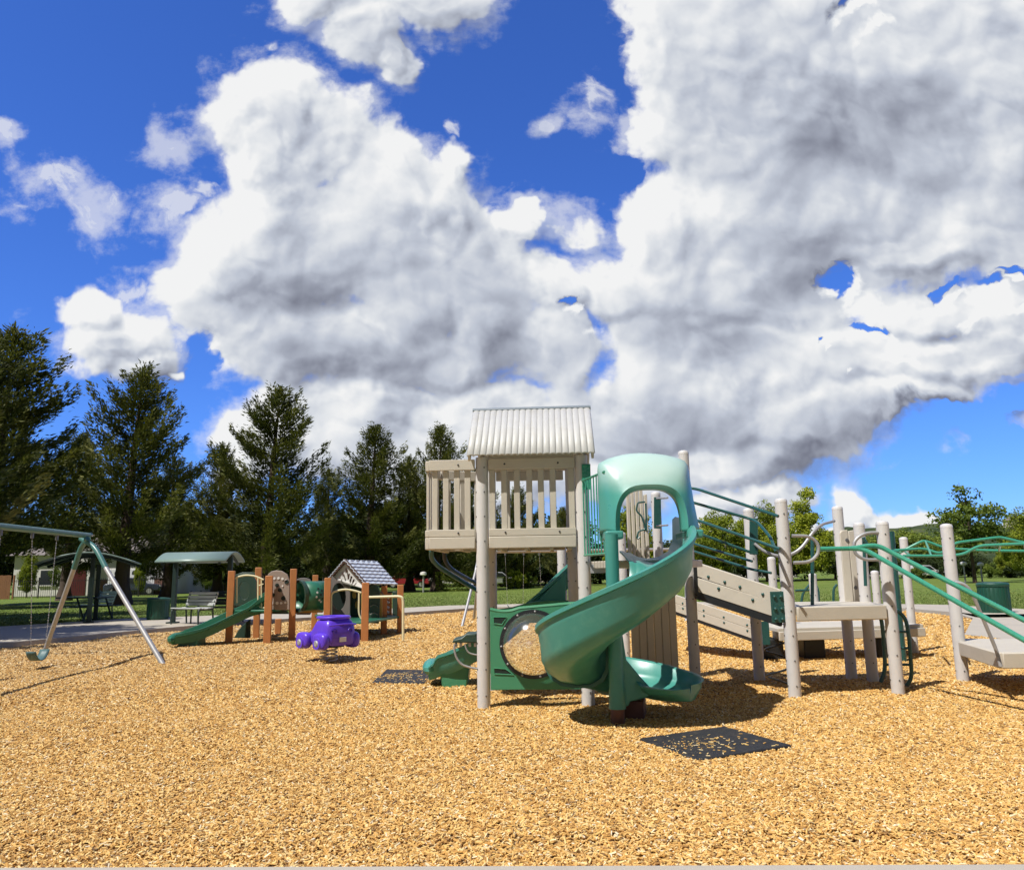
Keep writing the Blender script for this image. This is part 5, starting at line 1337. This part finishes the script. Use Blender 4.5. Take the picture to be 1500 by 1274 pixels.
CON = [  # pixel of the foot, distance, pixel of the tip, prototype, width, label
 (-20, 44, 490, 4, 1.15, 'tallest dark conifer at the left edge, behind the swing set'),
 (-75, 38, 500, 4, 1.0, 'dark conifer cut by the left frame edge'),
 (178, 43, 545, 5, 1.0, 'dark conifer with a thick flared trunk behind the dark shelter'),
 (388, 56, 573, 1, 1.05, 'broad olive green conifer rising behind the toddler structure'),
 (318, 58, 655, 3, .9, 'lower bushy conifer between the two tall left trees'),
 (540, 60, 628, 2, 1.08, 'slender conifer with a bent tip behind the little roofed house'),
 (478, 66, 690, 0, .9, 'low conifer filling the gap left of the little house'),
 (640, 62, 628, 2, .9, 'narrow conifer whose tip shows left of the tower roof'),
 (600, 64, 672, 3, .85, 'bushy dark conifer just left of the tower balcony'),
 (95, 52, 640, 5, 1.0, 'dark conifer seen between the two tallest left trees'),
 (245, 55, 672, 0, .95, 'low dark conifer above the open shelter'),
 (700, 66, 690, 3, 1.0, 'dark conifer behind the tower railings'),
 (760, 70, 715, 0, 1.0, 'dark conifer seen under the tower deck'),
 (830, 74, 745, 3, .9, 'conifer behind the barrier of green pickets'),
]
for (px, d_, tip, pi_, sx, lab) in CON:
    q = P(px, 860, d_); zt_ = P(px, tip, d_).z
    conifer((q.x, d_, .1), zt_ - .1, lab, protos[pi_], rz=(px * 1.7) % 6.28 if pi_ in (0,) else 0, sx=sx, r0=.42)
# a neighbour out of the picture, whose shade falls across the left lawn
conifer((-16.8, 17.4, .1), 11, 'dark conifer standing just left of the picture', protos[1], rz=2.0, sx=1.15)
conifer((-20.5, 20.5, .1), 12, 'dark conifer standing left of the picture', protos[0], rz=2.0, sx=1.2)
conifer((-22, 26.5, .1), 13, 'dark conifer standing left of the picture near the wooden fence', protos[2], rz=2.4, sx=1.3)
conifer((-31, 27, .1), 13, 'dark conifer standing far left of the picture', protos[3], rz=1.0, sx=1.2)

def leafy_mesh(seed, H_, W2, clear, shape='round', nleaf=9000, leaf=.13, nclump=70):
    r = np.random.default_rng(seed); cl = []
    while len(cl) < nclump:
        u = r.uniform(-1, 1, 3)
        zf = (u[2] + 1) / 2
        if shape == 'round': rad = math.sqrt(max(0, 1 - u[2] ** 2)) * .98 + .05
        elif shape == 'cone': rad = (1 - zf) ** .7 * 1.05 + .06
        else: rad = (math.sin(math.pi * min(1, zf * .9 + .12)) ** .8) * (.55 if zf > .6 else 1.0)
        if math.hypot(u[0], u[1]) > rad: continue
        cl.append((u[0] * W2 / 2, u[1] * W2 / 2, clear + zf * (H_ - clear), r.uniform(.5, 1.1), r.uniform(0, .32)))
    cl = np.array(cl); ci = r.integers(0, len(cl), nleaf); c = cl[ci]
    d_ = r.normal(0, 1, (nleaf, 3)); d_ /= np.linalg.norm(d_, axis=1)[:, None]
    rr = r.uniform(.25, 1, nleaf) ** .6; cr = W2 * .165 * c[:, 3]
    pos = c[:, :3] + d_ * (rr * cr)[:, None] * np.array([1, 1, .85])
    nrm = d_ * .6 + r.normal(0, .6, (nleaf, 3)) + np.array([0, 0, .35]); nrm /= np.linalg.norm(nrm, axis=1)[:, None]
    a = np.cross(nrm, r.normal(0, 1, (nleaf, 3))); a /= np.linalg.norm(a, axis=1)[:, None]; b_ = np.cross(nrm, a)
    s_ = (leaf * r.uniform(.6, 1.3, nleaf))[:, None]
    V = np.stack([pos - a * s_, pos - b_ * s_ * .62 + nrm * s_ * .15, pos + a * s_, pos + b_ * s_ * .62 + nrm * s_ * .15], 1).reshape(-1, 3)
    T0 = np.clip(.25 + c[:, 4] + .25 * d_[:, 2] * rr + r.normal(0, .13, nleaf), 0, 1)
    return V, np.arange(4 * nleaf).reshape(-1, 4), T0, cl
def leafy_proto(seed, H_, W2, clear, shape, m, r0, **kw):
    V, I, Tt, cl = leafy_mesh(seed, H_, W2, clear, shape, **kw)
    tb = MB(); tb.tube([(0, 0, -.1), (.03, .02, clear * .5), (0, .03, clear * 1.1), (.05, 0, H_ * .6), (0, 0, H_ * .9)], [r0 * 1.3, r0, r0 * .85, r0 * .5, r0 * .12], 10)
    r = random.Random(seed)
    for k in range(9):
        c = cl[r.randrange(len(cl))]; z0 = clear * r.uniform(.8, 1.2) + (c[2] - clear) * .35
        tb.tube([(0, 0, z0), (c[0] * .5, c[1] * .5, z0 + (c[2] - z0) * .6), (c[0], c[1], c[2])], [r0 * .4, r0 * .25, r0 * .08], 6)
    return dict(V=V, I=I, T=Tt, tb=tb, m=m, crown=None, trunk=None, H=H_)
def leafy(loc, H_, label, pr, rz=0, sx=1.0, group='leafy trees', name='leafy_tree', cat='tree'):
    root = empty(name, loc, rz, label, cat, group); k = H_ / pr['H']; root.scale = (k * sx, k * sx, k)
    if pr['crown'] is None:
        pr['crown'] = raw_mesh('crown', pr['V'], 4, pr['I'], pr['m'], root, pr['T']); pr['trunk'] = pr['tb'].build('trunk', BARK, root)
    else:
        for key in ('crown', 'trunk'): c = pr[key].copy(); COL.objects.link(c); c.parent = root
    return root
PB1 = leafy_proto(5, 8, 6.4, 1.2, 'round', LEAFB, .16, nleaf=17000, leaf=.12, nclump=110)
PB2 = leafy_proto(6, 10, 5.6, 1.4, 'cone', LEAFB, .17, nleaf=17000, leaf=.13, nclump=130)
PM1 = leafy_proto(7, 8, 5.0, 2.2, 'vase', LEAFM, .13, nleaf=6000, leaf=.13, nclump=75)
PM2 = leafy_proto(9, 7, 8.0, .5, 'round', LEAFM, .2, nleaf=16000, leaf=.14, nclump=110)
PD1 = leafy_proto(12, 6, 7.0, .2, 'round', LEAFD, .2, nleaf=14000, leaf=.14, nclump=100)
LT = [
 (1062, 74, 752, PB1, 1.05, 'bright yellow green tree behind the ramp handrails'),
 (1022, 78, 765, PB1, 1.0, 'yellow green tree just right of the spiral slide hood'),
 (1125, 80, 742, PB1, .9, 'yellow green tree between the two tall grey posts'),
 (1190, 84, 715, PB2, 1.0, 'tall pointed bright green tree behind the low deck'),
 (925, 70, 745, PB1, .9, 'green tree seen through the slide hood opening'),
 (1429, 61, 703, PM1, 1.0, 'airy young tree with open crown on the right lawn'),
 (1512, 66, 750, PB1, .9, 'yellow green tree at the right frame edge'),
 (1480, 80, 800, PB1, .8, 'low yellow tinted tree behind the right litter bin'),
 (1225, 92, 790, PM2, 1.0, 'rounded green tree behind the beige plank panel'),
 (1330, 92, 775, PM2, 1.0, 'rounded green tree in the row behind the right lawn, left of the airy tree'),
 (1285, 95, 782, PM2, .9, 'rounded green tree between two grey posts in the far row'),
 (1380, 94, 782, PM2, 1.0, 'rounded green tree partly behind the tall right post'),
 (1540, 90, 775, PM2, 1.1, 'rounded green tree past the right frame edge'),
 (1155, 90, 790, PD1, 1.1, 'dark tree under the tall pointed one'),
 (1090, 86, 800, PD1, 1.0, 'dark low tree under the yellow green ones'),
 (1260, 88, 812, PD1, 1.2, 'dark low tree behind the sliding rails start'),
 (1350, 88, 815, PD1, 1.2, 'dark low tree behind the overhead ladder'),
 (1420, 90, 812, PD1, 1.2, 'dark low tree behind the airy young tree'),
 (1470, 86, 822, PD1, 1.0, 'dark shrubby tree behind the right litter bin'),
 (980, 88, 795, PD1, 1.1, 'dark low tree behind the spiral slide'),
 (880, 84, 800, PD1, 1.1, 'dark low tree behind the tower right post'),
 (40, 62, 812, PB1, .5, 'small sunlit green tree in front of the wooden fence'),
 (82, 63, 820, PM1, .6, 'small round tree with a leaning trunk before the white house'),
 (205, 63, 818, PB1, .42, 'sunlit leafy tree beside the garage doors'),
 (310, 70, 825, PM2, .5, 'leafy tree under the open shelter roof'),
 (275, 72, 830, PM2, .5, 'leafy tree left of the open shelter centre'),
 (470, 80, 828, PM2, .7, 'leafy tree left of the little roofed house'),
 (585, 86, 800, PM2, .8, 'green tree behind the roof of the little house'),
 (680, 82, 810, PD1, 1.0, 'dark tree under the tower balcony'),
 (740, 84, 815, PM2, .8, 'sunlit green tree seen under the tower'),
 (800, 86, 820, PD1, 1.0, 'dark tree seen under the tower beside its right post'),
 (560, 90, 815, PD1, 1.2, 'dark tree behind the toddler handrail'),
 (500, 95, 815, PD1, 1.2, 'dark tree behind the cream house'),
 (420, 92, 815, PD1, 1.2, 'dark tree behind the tunnel'),
]
for k_, px_ in enumerate((-40, 60, 235, 300, 345, 440, 500, 565, 620, 690, 760, 815)):
    LT.append((px_, 76 + (k_ * 7) % 17, 742 + (k_ * 23) % 40, PD1, .8, 'dark tree filling the row behind the conifers'))
for i, (px, d_, tip, pr, sx, lab) in enumerate(LT):
    q = P(px, 860, d_); zt_ = P(px, tip, d_).z
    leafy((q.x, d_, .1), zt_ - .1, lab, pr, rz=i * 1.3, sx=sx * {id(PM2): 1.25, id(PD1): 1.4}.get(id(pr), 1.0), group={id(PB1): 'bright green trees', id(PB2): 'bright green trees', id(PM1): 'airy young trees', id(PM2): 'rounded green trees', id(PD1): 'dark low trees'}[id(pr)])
# clipped hedge and low shrubs
def shrub(loc, s, label, m, seed, box=None, group=None, name='shrub'):
    V, I, Tt, cl = leafy_mesh(seed, 1.0, 1.3, .05, 'round', nleaf=2600, leaf=.05, nclump=45)
    if box:
        r = np.random.default_rng(seed); n = 5200; pos = r.uniform(-.5, .5, (n, 3)); ax_ = r.integers(0, 3, n); pos[np.arange(n), ax_] = np.sign(pos[np.arange(n), ax_]) * r.uniform(.42, .5, n)
        pos = (pos + np.array([0, 0, .5])); off = V.reshape(-1, 4, 3); off = off - off.mean(1, keepdims=True); off = off[r.integers(0, len(off), n)] / np.array(box) * 1.3
        V = (pos[:, None] + off).reshape(-1, 3); I = np.arange(4 * n).reshape(-1, 4); Tt = r.uniform(.2, .9, n); s = box
    o = raw_mesh(name, V, 4, I, m, None, Tt); o.location = loc; o.scale = s if not isinstance(s, (int, float)) else (s, s, s)
    tag(o, label, 'hedge' if box else 'shrub', group); return o
q = P(667, 868, 62); shrub((q.x, 62, .1), 1, 'clipped green hedge between tree trunks left of the tower post', LEAFM, 41, box=(3.0, 1.2, 1.5), name='hedge')
for i, (px, d_, s_, m_, lab) in enumerate(((752, 66, 1.5, LEAFB, 'yellow green shrub seen under the tower'), (775, 68, 1.2, LEAFM, 'green shrub beside the yellow one under the tower'), (1345, 78, 1.4, LEAFM, 'small shrub at the far lawn edge behind the overhead ladder'), (1455, 80, 1.5, LEAFM, 'shrub at the far lawn edge behind the right litter bin'), (1490, 80, 2.0, LEAFD, 'dark reddish shrub mass at the right far lawn edge'), (1395, 82, 1.6, LEAFD, 'dark shrub behind the tall right post'))):
    q = P(px, 868, d_); shrub((q.x, d_, .1), s_, lab, m_, 50 + i, group='shrubs along the lawn edge')

# ------------------------------------------------------------------ houses, fences, hill
STUC = mat('white_stucco', (.62, .60, .56), .85, .06, 2.0, .2, 60)
STUC2 = mat('cream_stucco', (.60, .54, .42), .85, .06, 2.0, .2, 60)
RTILE = mat('grey_roof_tile', (.20, .17, .15), .8, .2, 5.0, .4, 25)
GARD = mat('white_garage_door', (.70, .70, .69), .5, .04)
REDD = mat('dark_red_door', (.085, .012, .012), .5, .15)
BRICKM = mat('brown_brick', (.16, .075, .05), .8, .25, 9.0, .3, 40)
WGL = mat('window_glass', (.03, .035, .04), .12, .1)
def house(c, w_, d_, h_, rh, wall, label, rz=0):
    s = empty('house', c, rz, label, 'house', 'houses beyond the park')
    mb = MB(); mb.box((0, d_ / 2, h_ / 2), (w_, d_, h_)); mb.build('wall', wall, s)
    mb = MB(); o_ = .5
    vs = [(-w_ / 2 - o_, -o_, h_ - .05), (w_ / 2 + o_, -o_, h_ - .05), (w_ / 2 + o_, d_ + o_, h_ - .05), (-w_ / 2 - o_, d_ + o_, h_ - .05), (-w_ / 2 + w_ * .25, d_ / 2, h_ + rh), (w_ / 2 - w_ * .25, d_ / 2, h_ + rh)]
    mb.add(vs, [(0, 1, 5, 4), (2, 3, 4, 5), (1, 2, 5), (3, 0, 4), (3, 2, 1, 0)]); mb.build('roof', RTILE, s, smooth=0)
    return s
def arched(w_, h_, rise, n=10): return [(-w_ / 2, 0), (w_ / 2, 0), (w_ / 2, h_ - rise)] + [(w_ / 2 * math.cos(math.pi * k / n), h_ - rise + rise * math.sin(math.pi * k / n)) for k in range(1, n)] + [(-w_ / 2, h_ - rise)]
yh = 66.0
def hx(px): return P(px, 860, yh).x
x0, x1 = hx(18), hx(243); cxm = (x0 + x1) / 2
H1 = house((cxm, yh, .1), x1 - x0, 10, 3.4, 1.9, STUC, 'white stucco house with an arched dark red door and garage doors')
mb = MB(); mb.prism([(hx(106) - .3 - cxm, 0), (hx(136) + .3 - cxm, 0), (hx(136) + .3 - cxm, 4.0), (hx(121) - cxm, 4.9), (hx(106) - .3 - cxm, 4.0)], -.9, .1); po = mb.build('porch_gable', STUC, H1)
mb = MB(); mb.prism(arched(1.65 * 20 / 20, 2.3, .45), -.96, -.91, Matrix.Translation((hx(119) - cxm, 0, 0))); mb.build('door', REDD, H1)
for (pxa, pxb) in ((155, 175), (190, 228)):
    wg = hx(pxb) - hx(pxa); cg = (hx(pxa) + hx(pxb)) / 2 - cxm
    mb = MB(); mb.box((cg, -.03, 1.05), (wg, .08, 2.1)); gd = mb.build('garage_door', GARD, H1, .01)
    nw = max(2, int(wg / .6))
    for k in range(nw):
        mb = MB(); mb.prism(arched(wg / nw * .6, .34, .2), -.085, -.072, Matrix.Translation((cg - wg / 2 + wg * (k + .5) / nw, 0, 1.66))); mb.build('door_window', WGL, gd)
mb = MB(); mb.box((hx(148) - cxm, -.05, .65), (1.0, .1, 1.3)); mb.build('brick_plinth', BRICKM, H1)
mb = MB(); mb.box((hx(234) - cxm, -.05, .65), (.9, .1, 1.3)); mb.build('brick_plinth', BRICKM, H1)
for px in (38, 70):
    mb = MB(); mb.box((hx(px) - cxm, -.03, 1.5), (1.3, .08, 1.2)); wn = mb.build('window', WGL, H1)
    mb = MB(); mb.box((hx(px) - cxm, -.08, .86), (1.5, .12, .08)); mb.build('sill', STUC, wn)
for px, d_, w_, h_, wall, lab in ((478, 100, 11, 4.2, STUC2, 'cream house behind the little playhouse roof'), (325, 84, 8, 2.6, STUC2, 'pale wall of a house seen under the open shelter roof'), (640, 105, 12, 3.6, STUC, 'shaded house between the dark trunks left of the tower'), (765, 100, 12, 3.6, STUC2, 'shaded house seen under the tower'), (1105, 110, 12, 3.4, STUC, 'white house behind the yellow green trees at the ramp'), (1345, 112, 12, 3.2, STUC, 'white house behind the dark trees at the overhead ladder')):
    q = P(px, 860, d_); h = house((q.x, d_, .1), w_, 8, h_, 1.6, wall, lab)
    for k in (-.3, .3):
        mb = MB(); mb.box((k * w_, -.03, 1.6), (1.4, .08, 1.2)); wn = mb.build('window', WGL, h)
        mb = MB(); mb.box((k * w_, -.08, .95), (1.6, .12, .08)); mb.build('sill', wall, wn)
# hillside with houses
HILLM = bpy.data.materials.new('wooded_hillside'); HILLM.use_nodes = True; t = NT(HILLM.node_tree); b = t.n['Principled BSDF']
pos = t.node('ShaderNodeNewGeometry').outputs['Position']
nz = t.node('ShaderNodeTexNoise', i_Vector=pos, i_Scale=.09, i_Detail=8.0, i_Roughness=.7).outputs[0]
t.put(b.inputs['Base Color'], t.ramp(nz, [(.3, (.02, .035, .015)), (.5, (.05, .07, .03)), (.65, (.10, .11, .05)), (.8, (.20, .17, .10))])); b.inputs['Roughness'].default_value = .95; b.inputs['Specular IOR Level'].default_value = .05
def hill(x0, x1, y0, prof_, label=None):
    nU = 90
    def fn(u, v):
        x = x0 + (x1 - x0) * u; h = np.interp(u, *prof_); bump_ = mnoise.noise((x * .02, v * 3, y0 * .01)) * 5 + mnoise.noise((x * .09, v * 9, 2)) * 2.2
        return (x, y0 + 260 * v, -2 + max(0, (h + bump_) * math.sin(math.pi / 2 * min(1, v * 1.6))))
    mb = MB(); mb.grid(fn, nU * 3, 26); return tag(mb.build('hill', HILLM, None, smooth=180), kind='structure')
hill(20, 520, 300, ([0, .25, .42, .6, .8, 1], [6, 23, 26, 21, 34, 40]))
hill(-520, 30, 420, ([0, .3, .6, .85, 1], [14, 10, 12, 8, 3]))
for px, py, lab in ((1488, 766, 'pale house on the far hillside right of the airy tree'), (1497, 772, 'lower pale house on the far hillside at the frame edge')):
    q = P(px, py + 6, 395); s = empty('hillside_house', (q.x, 395, q.z - 1), 0, lab, 'house')
    mb = MB(); mb.box((0, 0, 2), (9, 6, 5)); mb.build('wall', STUC2, s)
    mb = MB(); mb.prism([(-5, 4.4), (5, 4.4), (0, 6.6)], -3.5, 3.5); mb.build('roof', RTILE, s)
# iron fence before the white house
FEM = mat('black_iron_fence', (.015, .015, .016), .5, .1)
yf = 60.0
fx0, fx1 = P(20, 860, yf).x, P(240, 860, yf).x
fe = empty('iron_fence', (fx0, yf, .1), 0, 'black iron picket fence in front of the white house', 'fence')
for z in (.12, 1.25): mb = MB(); mb.box(((fx1 - fx0) / 2, 0, z), (fx1 - fx0, .04, .04)); mb.build('rail', FEM, fe)
mb = MB(); n = int((fx1 - fx0) / .16)
for k in range(n): mb.box((k * .16, 0, .70), (.018, .018, 1.4))
mb.build('picket_panel', FEM, fe)
for k in range(7): mb = MB(); mb.box(((fx1 - fx0) * k / 6, 0, .75), (.07, .07, 1.55)); mb.build('post', FEM, fe)
WFM = mat('brown_wooden_fence', (.22, .10, .045), .8, .25, 2.0, .3, 30, stretch=(3, 3, .5))
wx0, wx1 = P(-140, 860, 58).x, P(19, 860, 58).x
wf = empty('wooden_fence', (wx0, 58, .1), 0, 'brown wooden board fence at the left edge beside the white house', 'fence')
mb = MB(); n = int((wx1 - wx0) / .15)
for k in range(n): mb.box((k * .15, 0, .85 + .01 * (k % 3)), (.142, .025, 1.7))
mb.build('board_panel', WFM, wf)
for k in range(5): mb = MB(); mb.box(((wx1 - wx0) * k / 4, .06, .85), (.1, .1, 1.75)); mb.build('post', WFM, wf)

# ------------------------------------------------------------------ parked cars and lamps far off
def car(loc, rz, col, label):
    s = empty('parked_car', loc, rz, label, 'car', 'cars parked beyond the lawn')
    pm = mat('car_paint', col, .25, .03, spec=.6, coat=.6)
    mb = MB(); mb.prism([(-2.1, .35), (2.1, .35), (2.15, .65), (2.0, .85), (1.2, .92), (.6, 1.38), (-.9, 1.42), (-1.5, .98), (-2.05, .92), (-2.15, .6)], -.85, .85); mb.build('body', pm, s, .08, segs=3)
    mb = MB(); mb.prism([(1.05, .94), (.55, 1.32), (-.85, 1.35), (-1.35, .98)], -.87, .87); mb.build('window', WGL, s)
    for sx in (-1.35, 1.35):
        for sy in (-.8, .8):
            mb = MB(); mb.tube([(sx, sy - .1, .33), (sx, sy + .1, .33)], .33, 18); wh = mb.build('wheel', DARKST, s)
            mb = MB(); mb.tube([(sx, sy - .105, .33), (sx, sy + .105, .33)], .2, 14); mb.build('rim', GALV, wh)
    for sy in (-.6, .6): mb = MB(); mb.box((2.1, sy, .7), (.08, .3, .14)); mb.build('headlight', WHITEP, s)
for px, d_, col, rz, lab in ((598, 78, (.30, .02, .03), 0, 'red car parked behind the little playhouse'), (722, 74, (.60, .61, .62), .5, 'silver car seen between the tower posts'), (196, 65, (.04, .05, .08), .2, 'dark blue car parked before the garage doors'), (1352, 84, (.62, .62, .60), 0, 'white car behind the overhead ladder')):
    q = P(px, 868, d_); car((q.x, d_, .1), rz, col, lab)
def lamp(px, d_, top, label, col=WHITEP):
    q = P(px, 868, d_); h = P(px, top, d_).z; s = empty('path_lamp', (q.x, d_, .1), 0, label, 'lamp', 'path lamps')
    mb = MB(); mb.tube([(0, 0, -.1), (0, 0, h * .86)], .06, 10); mb.build('pole', GALV, s)
    mb = MB(); mb.lathe([(.10, h * .84), (.24, h * .88), (.22, h), (.05, h * 1.03)], 14); mb.build('lamp_head', col, s)
lamp(620, 58, 840, 'pale path lamp between the dark trunks left of the tower')
lamp(1416, 64, 825, 'pale path lamp on the right lawn beside the airy tree')
lamp(1441, 64, 826, 'pale path lamp on the right lawn just right of the airy tree')
